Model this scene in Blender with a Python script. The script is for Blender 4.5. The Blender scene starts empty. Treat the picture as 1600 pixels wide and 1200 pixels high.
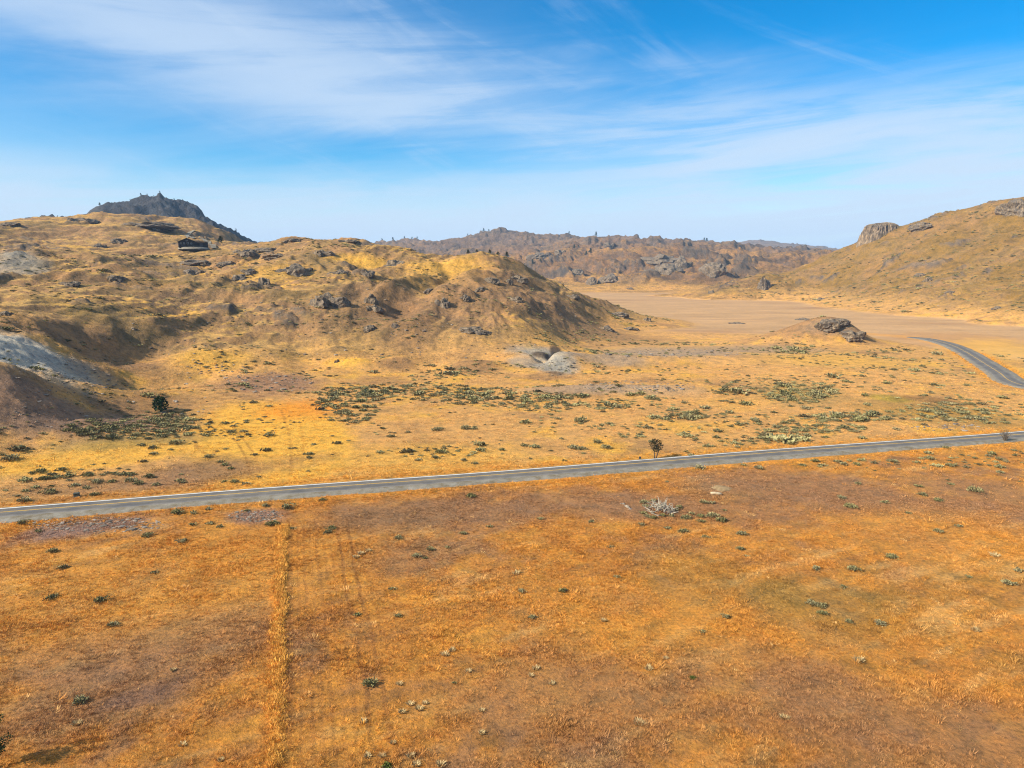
import bpy, math, random
import numpy as np

random.seed(7)
RNG = np.random.default_rng(11)
scene = bpy.context.scene
COL = scene.collection

# ------------------------------------------------------------------ camera
CAM_H = 40.0
PITCH = math.radians(9.2)          # looking slightly down
FPX = 1110.0                       # focal length in pixels of a 1600 wide frame
cam = bpy.data.cameras.new('camera')
cam.sensor_width = 36.0
cam.lens = 36.0 * FPX / 1600.0
cam.clip_start = 0.5
cam.clip_end = 60000.0
cam_obj = bpy.data.objects.new('camera', cam)
cam_obj.location = (0, 0, CAM_H)
cam_obj.rotation_euler = (math.radians(90) - PITCH, 0, 0)
COL.objects.link(cam_obj)
scene.camera = cam_obj

# ------------------------------------------------------------------ sky and sun
SUN_EL = math.radians(31.0)
SUN_AZ = math.radians(246.0)       # compass direction of the sun, clockwise from +Y
EXPOSURE = 1.5
world = bpy.data.worlds.new('World')
scene.world = world
world.use_nodes = True
wn = world.node_tree
wn.nodes.clear()
def wnode(t, **kw):
    n = wn.nodes.new(t)
    for k, v in kw.items():
        setattr(n, k, v)
    return n
w_out = wnode('ShaderNodeOutputWorld')
w_bg = wnode('ShaderNodeBackground')
w_bg.inputs['Strength'].default_value = 0.059
sky = wnode('ShaderNodeTexSky', sky_type='NISHITA', sun_disc=False)
sky.sun_elevation = SUN_EL
sky.sun_rotation = SUN_AZ
sky.altitude = 500.0
sky.air_density = 1.0
sky.dust_density = 0.0
sky.ozone_density = 2.0
w_tc = wnode('ShaderNodeTexCoord')
hsv = wnode('ShaderNodeHueSaturation')
hsv.inputs['Saturation'].default_value = 1.8
wn.links.new(sky.outputs[0], hsv.inputs['Color'])
# thin cirrus: stretched noise on the view direction, long streaks slanting down to the right
def wmath(op, a, b=None, clamp=False):
    n = wnode('ShaderNodeMath', operation=op, use_clamp=clamp)
    for i, v in enumerate((a, b)):
        if v is None:
            continue
        if isinstance(v, (int, float)):
            n.inputs[i].default_value = v
        else:
            wn.links.new(v, n.inputs[i])
    return n.outputs[0]
def wmapr(v, a, b, c, d):
    n = wnode('ShaderNodeMapRange', interpolation_type='SMOOTHSTEP')
    for i, x in enumerate((a, b, c, d)):
        n.inputs[i + 1].default_value = x
    wn.links.new(v, n.inputs[0])
    return n.outputs[0]
def cirrus(rot_deg, sc, loc, scale, detail, rough, dist):
    r = wnode('ShaderNodeMapping', vector_type='POINT')
    r.inputs['Rotation'].default_value = (0, math.radians(rot_deg), 0)
    m = wnode('ShaderNodeMapping', vector_type='POINT')
    m.inputs['Location'].default_value = loc
    m.inputs['Scale'].default_value = sc
    wn.links.new(w_tc.outputs['Generated'], r.inputs[0])
    wn.links.new(r.outputs[0], m.inputs[0])
    n = wnode('ShaderNodeTexNoise')
    n.inputs['Scale'].default_value = scale
    n.inputs['Detail'].default_value = detail
    n.inputs['Roughness'].default_value = rough
    n.inputs['Distortion'].default_value = dist
    wn.links.new(m.outputs[0], n.inputs['Vector'])
    return n.outputs['Fac']
w_sep = wnode('ShaderNodeSeparateXYZ')
wn.links.new(w_tc.outputs['Generated'], w_sep.inputs[0])
w_el = wmath('MULTIPLY', wmath('ARCSINE', w_sep.outputs[2]), 57.3)
w_az = wmath('MULTIPLY', w_sep.outputs[0], 57.3)
streak = cirrus(10, (1.0, 0.8, 5.5), (3.1, 0.2, 1.36), 1.7, 7, 0.55, 0.4)
fine = cirrus(4, (1.0, 0.8, 11.0), (0.4, 5.0, 2.2), 3.0, 9, 0.62, 0.7)
soft = cirrus(14, (1.0, 0.8, 2.5), (1.7, 2.0, 0.6), 2.2, 5, 0.5, 0.3)
wisp = cirrus(-24, (1.0, 0.8, 6.0), (7.4, 1.0, 0.3), 2.6, 8, 0.62, 0.5)
def band(c0, c1, wdt, warp, nsrc):
    ctr = wmath('ADD', wmath('MULTIPLY', w_az, c1), c0)
    d_ = wmath('ADD', wmath('SUBTRACT', w_el, ctr), wmath('MULTIPLY', wmath('SUBTRACT', nsrc, 0.5), warp))
    d_ = wmath('DIVIDE', d_, wdt)
    return wmath('POWER', 2.718, wmath('MULTIPLY', wmath('MULTIPLY', d_, d_), -1.0))
b1 = wmath('MULTIPLY', band(11.8, -0.15, 3.2, 10.0, streak), wmapr(fine, 0.32, 0.60, 0.50, 1.2))
b2 = wmath('MULTIPLY', wmapr(w_el, 9.5, 0.5, 0.0, 1.0), wmapr(streak, 0.36, 0.62, 0.0, 1.1))
b3 = wmath('MULTIPLY', wmapr(w_az, 12.0, -34.0, 0.0, 0.75), wmapr(streak, 0.34, 0.66, 0.15, 0.9))
b4 = wmath('MULTIPLY', wmapr(w_az, 2.0, 26.0, 0.0, 1.0), wmath('MULTIPLY', wmapr(w_el, 14.5, 6.0, 0.0, 1.0), wmapr(fine, 0.36, 0.62, 0.15, 1.3)))
b5 = wmath('MULTIPLY', wmapr(wisp, 0.48, 0.68, 0.0, 0.6), wmapr(fine, 0.35, 0.6, 0.3, 1.0))
cc = wmath('ADD', wmath('MULTIPLY', b1, 0.80), wmath('MULTIPLY', b2, 0.70))
cc = wmath('ADD', wmath('ADD', cc, wmath('MULTIPLY', b3, 0.45)), wmath('ADD', wmath('MULTIPLY', b4, 0.75), wmath('MULTIPLY', b5, 0.38)))
cc = wmath('MULTIPLY', cc, wmapr(soft, 0.30, 0.65, 0.75, 1.1))
b6 = wmath('MULTIPLY', wmapr(w_el, 19.0, 38.0, 0.0, 1.0), wmapr(streak, 0.34, 0.62, 0.25, 1.3))  # unseen cirrus above the frame, added to brighten the fill in shaded places
cc = wmath('ADD', cc, wmath('MULTIPLY', b6, 0.8))
hz = wmath('MULTIPLY', wmapr(w_el, 8.5, -1.0, 0.0, 3.2), wmapr(fine, 0.34, 0.62, 0.5, 1.25))
cc = wmath('ADD', cc, hz)
# soft shoulder so that overlapping veils never go flat white
cc = wmath('SUBTRACT', 1.0, wmath('POWER', 2.718, wmath('MULTIPLY', cc, -1.35)))
mixc = wnode('ShaderNodeMixRGB')
mixc.inputs[2].default_value = (3.9, 4.75, 5.85, 1)
wn.links.new(cc, mixc.inputs[0])
wn.links.new(hsv.outputs[0], mixc.inputs[1])
wn.links.new(mixc.outputs[0], w_bg.inputs['Color'])
wn.links.new(w_bg.outputs[0], w_out.inputs['Surface'])

sun = bpy.data.lights.new('sun', 'SUN')
sun.energy = 3.2
sun.angle = math.radians(0.5)
sun.color = (1.0, 0.93, 0.78)
sun_obj = bpy.data.objects.new('sun', sun)
from mathutils import Vector, Matrix
sd = Vector((math.sin(SUN_AZ) * math.cos(SUN_EL), math.cos(SUN_AZ) * math.cos(SUN_EL), math.sin(SUN_EL)))
sun_obj.rotation_euler = sd.to_track_quat('Z', 'Y').to_euler()
sun_obj.location = (-200, -60, 300)
COL.objects.link(sun_obj)

vs = scene.view_settings
vs.view_transform = 'Standard'
vs.look = 'None'
vs.gamma = 1.0
vs.exposure = EXPOSURE
vs.use_curve_mapping = False
scene.render.engine = 'CYCLES'
scene.cycles.max_bounces = 5
scene.cycles.diffuse_bounces = 3
scene.cycles.volume_bounces = 0
scene.cycles.use_denoising = True
scene.cycles.denoising_prefilter = 'NONE'
scene.cycles.filter_width = 1.1

# ------------------------------------------------------------------ small tools
S = CAM_H / 35.0
def at(px, py, d):
    """a point of the photograph (1600 wide) at horizontal distance d"""
    x = (px - 800.0) / FPX
    yd = (py - 600.0) / FPX
    Y = math.cos(PITCH) - yd * math.sin(PITCH)
    Z = -math.sin(PITCH) - yd * math.cos(PITCH)
    k = d / math.hypot(x, Y)
    return np.array((x * k, Y * k, CAM_H + Z * k))

def az_of(px, py=500.0):
    x = (px - 800.0) / FPX
    yd = (py - 600.0) / FPX
    return math.atan2(x, math.cos(PITCH) - yd * math.sin(PITCH))

def lin(r, g, b):
    f = lambda c: (c / 255.0 / 12.92) if c <= 10 else ((c / 255.0 + 0.055) / 1.055) ** 2.4
    return np.array((f(r), f(g), f(b)))

def smooth(a, b, x):
    t = np.clip((x - a) / (b - a), 0, 1)
    return t * t * (3 - 2 * t)

PERM = RNG.permutation(256)
PERM = np.concatenate([PERM, PERM])
GA = RNG.random(256) * 2 * np.pi
GX, GY = np.cos(GA), np.sin(GA)
def perlin(x, y):
    xi = np.floor(x).astype(np.int64); yi = np.floor(y).astype(np.int64)
    xf = x - xi; yf = y - yi
    xi &= 255; yi &= 255
    u = xf * xf * xf * (xf * (xf * 6 - 15) + 10)
    v = yf * yf * yf * (yf * (yf * 6 - 15) + 10)
    x1 = (xi + 1) & 255; y1 = (yi + 1) & 255
    def g(a, b, dx, dy):
        h = PERM[PERM[a] + b]
        return GX[h] * dx + GY[h] * dy
    n00 = g(xi, yi, xf, yf); n10 = g(x1, yi, xf - 1, yf)
    n01 = g(xi, y1, xf, yf - 1); n11 = g(x1, y1, xf - 1, yf - 1)
    a = n00 + u * (n10 - n00); b = n01 + u * (n11 - n01)
    return (a + v * (b - a)) * 1.5
def fbm(x, y, lam, octaves, gain=0.5, off=0.0, ridged=False):
    """sum of noise octaves, first wavelength lam metres; about -1..1"""
    out = np.zeros_like(x); amp = 1.0; tot = 0.0
    f = 1.0 / lam
    for o in range(octaves):
        n = perlin(x * f + 17.3 * o + off, y * f - 9.1 * o + off * 1.7)
        if ridged:
            n = 1.0 - 2.0 * np.abs(n)
        out += amp * n; tot += amp
        amp *= gain; f *= 2.03
    return out / tot

# ------------------------------------------------------------------ terrain: surveyed spot heights
P = []
def cp(px, py, d):
    P.append(at(px, py, d * S))
def cz(px, d, z):
    a = az_of(px)
    P.append(np.array((math.sin(a) * d * S, math.cos(a) * d * S, z)))
# flat field in front and round the camera
for ang in range(0, 360, 30):
    P.append(np.array((60 * math.sin(math.radians(ang)), 60 * math.cos(math.radians(ang)), 0.0)))
for ang in range(100, 270, 28):
    for rr, zz in ((300, 0.0), (900, 12.0), (2500, 40.0), (6000, 60.0)):
        P.append(np.array((rr * math.sin(math.radians(ang)), rr * math.cos(math.radians(ang)), zz)))
for px in (-300, 0, 200, 400, 600, 800, 1000, 1200, 1400, 1600, 1900):
    for d in (80, 110, 140):
        cz(px, d, 0.0)
for px in (500, 650, 800, 950, 1100, 1250, 1400, 1600, 1900):
    cz(px, 180, 0.0); cz(px, 215, 0.2)
cz(250, 172, 0.2); cz(350, 195, 0.3); cz(120, 150, 0.0)
for px in (900, 1000, 1100, 1200, 1350, 1500, 1700):
    cz(px, 260, 0.6); cz(px, 320, 0.6)
for px in (1080, 1200, 1350, 1500, 1700):
    cz(px, 420, 0.0); cz(px, 520, 0.0)
for px in (960, 1040, 1150, 1250):
    cz(px, 640, 0.0); cz(px, 760, 0.0)
for px in (930, 1000, 1060):
    cz(px, 900, 0.0); cz(px, 1040, 0.5)
cz(1350, 620, 0.0); cz(1600, 530, 0.0); cz(1800, 520, 0.0); cz(1500, 580, 0.0)
# bank at the left edge and the hill outside the frame that shades it
cz(60, 150, 0.3); cz(0, 150, 0.8); cp(0, 640, 173); cp(60, 575, 208); cp(0, 530, 226); cp(0, 565, 190); cp(90, 542, 240)
cp(130, 564, 240); cp(195, 602, 216); cp(180, 560, 255); cp(120, 640, 172); cp(240, 612, 205)
for q in ((-152, 182, 15.5), (-160, 160, 14), (-172, 138, 10), (-190, 118, 6), (-225, 200, 18), (-260, 160, 12), (-260, 100, 3), (-220, 92, 1), (-134, 132, 3.5), (-120, 118, 0.3), (-150, 104, 1), (-170, 85, 0), (-250, 60, 0), (-400, 150, 5), (-350, 260, 20), (-106, 150, 0.5), (-106, 168, 0.4), (-108, 190, 0.6)):
    P.append(np.array(q, float))
cz(-400, 95, 0.0); cz(-900, 85, 0.0); cz(-2000, 100, 0.0); cz(-2500, 300, 5.0)
cp(60, 500, 255); cp(200, 475, 300); cp(120, 440, 380); cp(20, 452, 340); cp(30, 428, 420); cp(40, 398, 470)
cp(120, 398, 560); cp(80, 385, 640); cp(200, 405, 500); cp(200, 362, 720); cp(245, 347, 800)
cp(100, 339, 850); cp(130, 337, 850); cp(30, 347, 820); cp(60, 354, 900); cp(-150, 350, 800); cp(-400, 330, 700)
cp(310, 352, 850); cp(300, 390, 600); cp(350, 392, 620); cp(380, 385, 700); cp(300, 432, 430); cp(300, 482, 320); cp(310, 540, 262); cp(330, 590, 230)
# long hill in the middle
cp(400, 398, 520); cp(455, 371, 530); cp(510, 376, 525); cp(545, 375, 510); cp(480, 402, 445); cp(480, 442, 370)
cp(500, 492, 310); cp(520, 542, 265); cp(520, 580, 240); cp(400, 455, 350); cp(400, 522, 280); cp(400, 582, 235)
cp(600, 400, 455); cp(645, 397, 470); cp(605, 440, 380); cp(640, 482, 318); cp(620, 532, 275); cp(655, 566, 255)
cp(655, 432, 400); cp(690, 414, 480); cp(590, 388, 490)
cp(755, 405, 430); cp(790, 409, 442); cp(720, 440, 372); cp(780, 462, 340); cp(800, 502, 302); cp(750, 542, 270); cp(830, 542, 275)
cp(835, 434, 432); cp(870, 450, 438); cp(920, 469, 448); cp(960, 482, 455); cp(1000, 494, 468); cp(900, 505, 370); cp(950, 512, 400); cp(870, 522, 320)
for px, d, z in ((800, 640, 5), (880, 620, 0), (940, 560, 0), (700, 760, 12), (560, 800, 30), (450, 800, 45), (820, 850, 0), (650, 1100, 10), (760, 1100, 3), (860, 1100, 2)):
    cz(px, d, z)
# mountain behind
for px, py in ((60, 388), (110, 366), (140, 338), (160, 327), (186, 320), (204, 325), (216, 329), (228, 323), (250, 315), (270, 317), (288, 325), (308, 342), (328, 355), (352, 367), (374, 379), (410, 402), (480, 425)):
    cp(px, py, 1500)
for px, py in ((100, 380), (200, 366), (270, 360), (340, 375), (420, 410)):
    cp(px, py, 1200)
for px in (60, 160, 270, 350, 450):
    cz(px, 1900, 60)
for px, z in ((-200, 120), (-500, 130), (-900, 120)):
    cz(px, 1500, z)
# hills across the lake bed
for px, py, d in ((600, 383, 2600), (620, 380, 2600), (645, 376, 2600), (668, 384, 2600), (690, 384, 2500), (720, 378, 2500), (760, 371, 2500), (785, 367, 2500), (800, 370, 2450),
                  (820, 378, 2300), (860, 379, 2250), (900, 379, 2150), (950, 376, 2050), (980, 384, 2000), (1030, 388, 2000), (1070, 386, 2000), (1110, 384, 2050), (1150, 386, 2100), (1190, 394, 2100), (1230, 400, 2100),
                  (650, 402, 1900), (740, 402, 1900), (830, 410, 1650), (900, 405, 1700), (880, 432, 1400), (960, 405, 1600), (1000, 430, 1350), (1040, 402, 1550), (1080, 425, 1350),
                  (930, 448, 1180), (1020, 448, 1160), (1090, 440, 1180), (1120, 410, 1550), (1160, 402, 1650), (1170, 425, 1300), (1200, 415, 1500), (1230, 430, 1250),
                  (1090, 466, 860), (1130, 455, 880), (1160, 440, 930), (1192, 431, 960), (1210, 440, 980), (1150, 468, 845), (1190, 468, 845), (1200, 452, 1150)):
    cp(px, py, d)
for px in (600, 750, 900, 1050, 1200, 1350):
    cz(px, 3300, 60)
# blue ridge on the horizon
for px, py in ((1000, 398), (1100, 386), (1150, 379), (1180, 376), (1220, 380), (1260, 382), (1300, 389), (1360, 400), (800, 400), (600, 400), (1500, 405)):
    cp(px, py, 5200)
for px in (0, 400, 800, 1200, 1600):
    cz(px, 7000, 40)
# hill on the right
for px, py, d in ((1600, 311, 950), (1572, 324, 950), (1540, 331, 950), (1500, 339, 950), (1465, 345, 950), (1445, 350, 950), (1410, 368, 940), (1380, 376, 940), (1345, 388, 960), (1300, 398, 1000), (1265, 412, 1030), (1235, 428, 1060), (1210, 446, 1080),
                  (1500, 422, 780), (1550, 380, 850), (1400, 420, 850), (1600, 440, 680), (1450, 452, 720), (1350, 440, 870), (1280, 450, 900), (1600, 488, 560), (1500, 480, 620), (1400, 475, 690), (1300, 468, 790), (1220, 464, 860),
                  (1600, 390, 800), (1640, 350, 900), (1900, 300, 930), (2200, 330, 800), (1900, 470, 520), (2300, 470, 420), (1480, 372, 900)):
    cp(px, py, d)
for px, z in ((1300, 30), (1400, 60), (1500, 85), (1600, 100), (1900, 110)):
    cz(px, 1300, z)
P = np.array(P)
# interpolate (radial basis r^1.5 with a little smoothing)
XY = P[:, :2] / 1000.0
D2 = ((XY[:, None] - XY[None]) ** 2).sum(-1)
K = -(D2 + 1e-6) ** 0.75
n = len(P)
A = np.zeros((n + 3, n + 3))
A[:n, :n] = K + np.eye(n) * 2e-4
A[:n, n] = 1; A[:n, n + 1:] = XY; A[n, :n] = 1; A[n + 1:, :n] = XY.T
sol = np.linalg.solve(A, np.concatenate([P[:, 2], np.zeros(3)]))
def base_height(x, y):
    x = np.asarray(x, float); y = np.asarray(y, float)
    out = np.empty(x.size)
    xf = x.ravel() / 1000.0; yf = y.ravel() / 1000.0
    for s in range(0, x.size, 60000):
        a = xf[s:s + 60000].astype(np.float32); b = yf[s:s + 60000].astype(np.float32)
        d2 = (a[:, None] - XY[None, :, 0].astype(np.float32)) ** 2 + (b[:, None] - XY[None, :, 1].astype(np.float32)) ** 2 + np.float32(1e-6)
        sq = np.sqrt(d2)
        k = -sq * np.sqrt(sq)
        out[s:s + 60000] = k @ sol[:n].astype(np.float32) + sol[n] + sol[n + 1] * a + sol[n + 2] * b
    return out.reshape(x.shape)

# ------------------------------------------------------------------ the road's course
def catmull(pts, step=1.5):
    pts = np.array(pts, float)
    pts = np.vstack([2 * pts[0] - pts[1], pts, 2 * pts[-1] - pts[-2]])
    out = []
    for i in range(1, len(pts) - 2):
        p0, p1, p2, p3 = pts[i - 1:i + 3]
        m = max(2, int(np.linalg.norm((p2 - p1)[:2]) / step))
        for t in np.linspace(0, 1, m, endpoint=False):
            out.append(0.5 * ((2 * p1) + (-p0 + p2) * t + (2 * p0 - 5 * p1 + 4 * p2 - p3) * t * t + (-p0 + 3 * p1 - 3 * p2 + p3) * t ** 3))
    out.append(pts[-2])
    return np.array(out)
def flat_at(px, py, z=0.35):
    p = at(px, py, 1.0)
    k = (CAM_H - z) / (CAM_H - p[2])
    return p[:2] * k
road_pts = [flat_at(0, 801) + np.array((-160, -42)), flat_at(0, 801) + np.array((-70, -18.6)), flat_at(0, 801), flat_at(400, 770), flat_at(800, 741), flat_at(1200, 708.5), flat_at(1600, 679)]
far_pts = [flat_at(1592, 602), flat_at(1560, 583), flat_at(1530, 564), flat_at(1508, 550), flat_at(1485, 539), flat_at(1458, 531.5), flat_at(1430, 527), flat_at(1390, 523.5), flat_at(1340, 520)]
a0 = road_pts[-1]; b0 = far_pts[0]
road_pts += [np.array((a0[0] + 24, a0[1] + 9)), np.array((b0[0] + 2, b0[1] - 34))] + far_pts
ROAD = catmull(road_pts)
# ------------------------------------------------------------------ terrain sheet: rings of growing size round the viewpoint
th_in = np.radians(np.arange(-46.0, 44.01, 0.09))
th_out = np.radians(np.concatenate([44 + np.geomspace(0.25, 136, 50), 314 - np.geomspace(0.15, 133.5, 90)[::-1]]))
TH = np.concatenate([th_in, th_out])                     # -44 .. 315.5 degrees, then closed
lr = np.concatenate([np.arange(math.log(26), math.log(170), 0.0080),
                     np.arange(math.log(170), math.log(1500), 0.0052),
                     np.arange(math.log(1500), math.log(9000), 0.0105)])
RR = np.concatenate([[1.5, 6, 12, 18, 22], np.exp(lr)])
NT, NR = len(TH), len(RR)
GXX = RR[:, None] * np.sin(TH)[None, :]
GYY = RR[:, None] * np.cos(TH)[None, :]
GR = np.broadcast_to(RR[:, None], GXX.shape)
ZB = base_height(GXX, GYY)

def bumps(x, y, z):
    """knolls, spoil heaps, low ridges and gullies: (px, py of the foot, distance, half width m, half depth m, height m, sharpness)"""
    for px, py, d, wx, wy, h, k in (
        (1262, 520, 378, 24, 15, 8.0, 1.0), (1300, 520, 374, 15, 11, 6.5, 1.0), (1330, 522, 370, 8, 7, 2.5, 1.0),            # rocky knoll on the lake shore
        (1000, 606, 203, 26, 5, 1.6, 1.0), (900, 606, 203, 20, 4, 1.1, 1.0), (1100, 604, 206, 14, 5, 0.8, 1.0),
        (1060, 556, 268, 55, 7, 2.0, 1.0), (1180, 545, 285, 40, 7, 1.6, 1.0), (930, 560, 262, 20, 7, 1.8, 1.0),
        (742, 570, 245, 12, 6, 2.6, 1.0), (628, 566, 250, 9, 5, 3.0, 1.0), (560, 572, 247, 8, 4, 2.2, 1.0),
        (878, 572, 255, 9, 7, 3.0, 1.0), (850, 586, 238, 8, 5, 1.4, 1.0), (815, 572, 255, 8, 6, 2.0, 1.0),
        (1400, 590, 224, 45, 16, 1.4, 1.0), (1300, 560, 262, 40, 16, 1.2, 1.0), (1250, 640, 176, 40, 14, 0.8, 1.0),
        (180, 430, 390, 17, 12, 4.5, 1.0), (110, 445, 365, 14, 10, 3.0, 1.0), (350, 405, 500, 14, 8, 3.0, 1.0),
    ):
        c = at(px, py, d * S)
        dx = (x - c[0]) / (wx * S); dy = (y - c[1]) / (wy * S)
        q = dx * dx + dy * dy
        z = z + h * S * np.exp(-q * k)
    for px, py, d, ang, wx, wy, h in ((860, 556, 262, 25, 2.4, 9.0, -3.4), (842, 560, 258, -20, 2.6, 6.0, -2.8), (872, 584, 240, 80, 1.8, 9.0, -1.6),
                                      (215, 575, 225, 30, 9, 30, -3.5), (240, 530, 262, 40, 8, 25, -3.0), (465, 520, 290, -20, 6, 40, -2.5), (560, 500, 310, -10, 6, 30, -2.5), (662, 475, 345, 12, 9, 50, -4.5), (615, 455, 350, 14, 9, 45, 4.0), (575, 470, 340, 8, 7, 40, -3.5)):
        c = at(px, py, d * S); a = math.radians(ang)
        u = (x - c[0]) * math.cos(a) - (y - c[1]) * math.sin(a)
        v = (x - c[0]) * math.sin(a) + (y - c[1]) * math.cos(a)
        z = z + h * S * np.exp(-((u / (wx * S)) ** 2 + (v / (wy * S)) ** 2))
    return z

X, Y, R = GXX.ravel(), GYY.ravel(), GR.ravel()
HILL = smooth(2.0, 16.0, ZB.ravel())
BANK = smooth(1.25, 0.8, np.hypot((X + 150) / 62, (Y - 175) / 85))
HILL *= 1 - 0.8 * BANK
FAR = smooth(1000, 1450, R) * smooth(0.34, 0.30, np.arctan2(X, Y)) + smooth(1300, 1600, R) * smooth(0.30, 0.34, np.arctan2(X, Y))
MID = 1 - FAR
warp1 = fbm(X, Y, 90, 2, off=3.1) * 18
warp2 = fbm(X, Y, 90, 2, off=8.4) * 18
Xw, Yw = X + warp1, Y + warp2
n150 = fbm(Xw, Yw, 150, 3, off=1.0)
n60 = fbm(Xw, Yw, 62, 4, off=2.0)
n25 = fbm(Xw, Yw, 24, 4, off=4.0)
n8 = fbm(X, Y, 8, 3, off=6.0)
rid = fbm(Xw, Yw, 70, 4, off=12.0, ridged=True)
z = bumps(X, Y, ZB.ravel().copy())
z += BANK * smooth(1.5, 7, ZB.ravel()) * ((fbm(X * 0.5, Y, 11, 4, off=55.0, gain=0.6, ridged=True) - 0.3) * 1.5 + n25 * 1.6)
z += HILL * MID * (n150 * (4.5 + 3.5 * smooth(400, 700, R)) + n60 * 4.2 + n25 * 1.9 + (rid - 0.25) * 3.6 + (fbm(Xw, Yw * 0.30, 24, 4, off=15.0, gain=0.55, ridged=True) - 0.25) * 2.3) + HILL * MID * n8 * 0.6
# far hills: bigger forms
f400 = fbm(X, Y, 420, 5, off=21.0, gain=0.55)
f150r = fbm(X + f400 * 60, Y, 190, 5, off=23.0, gain=0.55, ridged=True)
z += HILL * FAR * (f400 * 20 + (f150r - 0.25) * 34 * smooth(6500, 3500, R) + fbm(X, Y, 60, 4, off=25.0, gain=0.6) * 5)
# rocky knobs standing out of the grass
kn = fbm(Xw * 0.8, Yw * 1.4, 44, 4, off=31.0, gain=0.55)
knob = smooth(0.25, 0.36, kn) * HILL * MID
kf = fbm(X * 0.8, Y * 1.2, 150, 5, off=37.0, gain=0.58)
knobf = smooth(0.16, 0.26, kf) * HILL * FAR
rough = fbm(X, Y, 5, 3, off=41.0, gain=0.6)
z += knob * (1.4 + 5.0 * np.clip(kn - 0.25, 0, 1) + rough * 0.7)
z += knobf * (7 + 18 * np.clip(kf - 0.16, 0, 1) + fbm(X, Y, 22, 3, off=43.0, gain=0.6) * 3)
ROCK = np.clip(knob + knobf, 0, 1)
# the mountain at the left is bare rock
cm = at(265, 340, 1500 * S)
MTN = smooth(1.25, 0.75, np.hypot((X - cm[0]) / (330 * S), (Y - cm[1]) / (300 * S))) * smooth(1060 * S, 1180 * S, R)
mr = fbm(X, Y, 60, 5, off=51.0, gain=0.6, ridged=True)
z += MTN * (mr * 6 + fbm(X, Y, 18, 3, off=53.0, gain=.6) * 5)
ROCK = np.clip(ROCK + MTN, 0, 1)
# gentle roll of the field
FLAT = 1 - HILL
z += FLAT * (fbm(X, Y, 45, 3, off=61.0) * 0.45 * smooth(60, 160, R) + fbm(X, Y, 9, 2, off=63.0) * 0.10)
LAKE_C = at(1250, 480, 700 * S)
LAKE = smooth(1.6, 0.4, ZB.ravel()) * smooth(395 * S, 420 * S, R + 70 * S * smooth(0.44, 0.62, np.arctan2(X, Y)) + 8 * n25) * (X > 20) * (R < 1300 * S)
z = z * (1 - LAKE * 0.9)

# road bed: level the ground along the road
def road_dist(x, y):
    d = np.full(x.shape, 1e9); zi = np.zeros(x.shape, int)
    sel = np.where((x > -330) & (x < 330) & (y > 20) & (y < 560))[0]
    pl = ROAD[::2]
    for s in range(0, len(sel), 40000):
        q = sel[s:s + 40000]
        dd = (x[q, None].astype(np.float32) - pl[None, :, 0].astype(np.float32)) ** 2 + (y[q, None].astype(np.float32) - pl[None, :, 1].astype(np.float32)) ** 2
        i = dd.argmin(1)
        d[q] = np.sqrt(dd[np.arange(len(q)), i]); zi[q] = i
    return d, zi
RD, RI = road_dist(X, Y)
ROAD_Z = base_height(ROAD[:, 0], ROAD[:, 1]) * 0.6
ker = np.ones(61) / 61
ROAD_Z = np.convolve(np.pad(ROAD_Z, 30, mode='edge'), ker, mode='valid') + 0.45
ROAD_BED = ROAD_Z.copy()
ROAD_Z = ROAD_Z - 1.3 * smooth(45, 0, np.arange(len(ROAD_Z))[::-1] * 1.5)
bed = ROAD_BED[np.minimum(RI * 2, len(ROAD_Z) - 1)] - 0.30
wroad = smooth(15.0, 6.0, RD)
z = z * (1 - wroad) + bed * wroad
GZ = z.reshape(GXX.shape)

# ---- sampling the finished sheet
LRR = np.log(RR)
def ground_z(x, y):
    th = np.arctan2(x, y)
    th = np.where(th < TH[0], th + 2 * np.pi, th)
    fc = np.interp(th, TH, np.arange(NT)); fr = np.interp(np.log(np.hypot(x, y) + 1e-9), LRR, np.arange(NR))
    c0 = np.minimum(fc.astype(int), NT - 2); r0 = np.minimum(fr.astype(int), NR - 2)
    u = fc - c0; v = fr - r0
    return (GZ[r0, c0] * (1 - u) * (1 - v) + GZ[r0, c0 + 1] * u * (1 - v) + GZ[r0 + 1, c0] * (1 - u) * v + GZ[r0 + 1, c0 + 1] * u * v)
def gz(x, y):
    return float(ground_z(np.array([x]), np.array([y]))[0])
def pick(px, py):
    """where the line of sight through a photograph point meets the ground"""
    d0 = at(px, py, 1.0)
    th = math.atan2(d0[0], d0[1]); slope = d0[2] - CAM_H
    rr = RR[5:]
    zz = ground_z(rr * math.sin(th), rr * math.cos(th))
    ok = np.where(zz >= CAM_H + rr * slope)[0]
    if not len(ok):
        return None
    j = ok[0]
    if j > 0:
        a = zz[j - 1] - (CAM_H + rr[j - 1] * slope); b = zz[j] - (CAM_H + rr[j] * slope)
        r = rr[j - 1] + (rr[j] - rr[j - 1]) * (-a / (b - a + 1e-12))
    else:
        r = rr[0]
    return np.array((r * math.sin(th), r * math.cos(th), CAM_H + r * slope))

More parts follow.
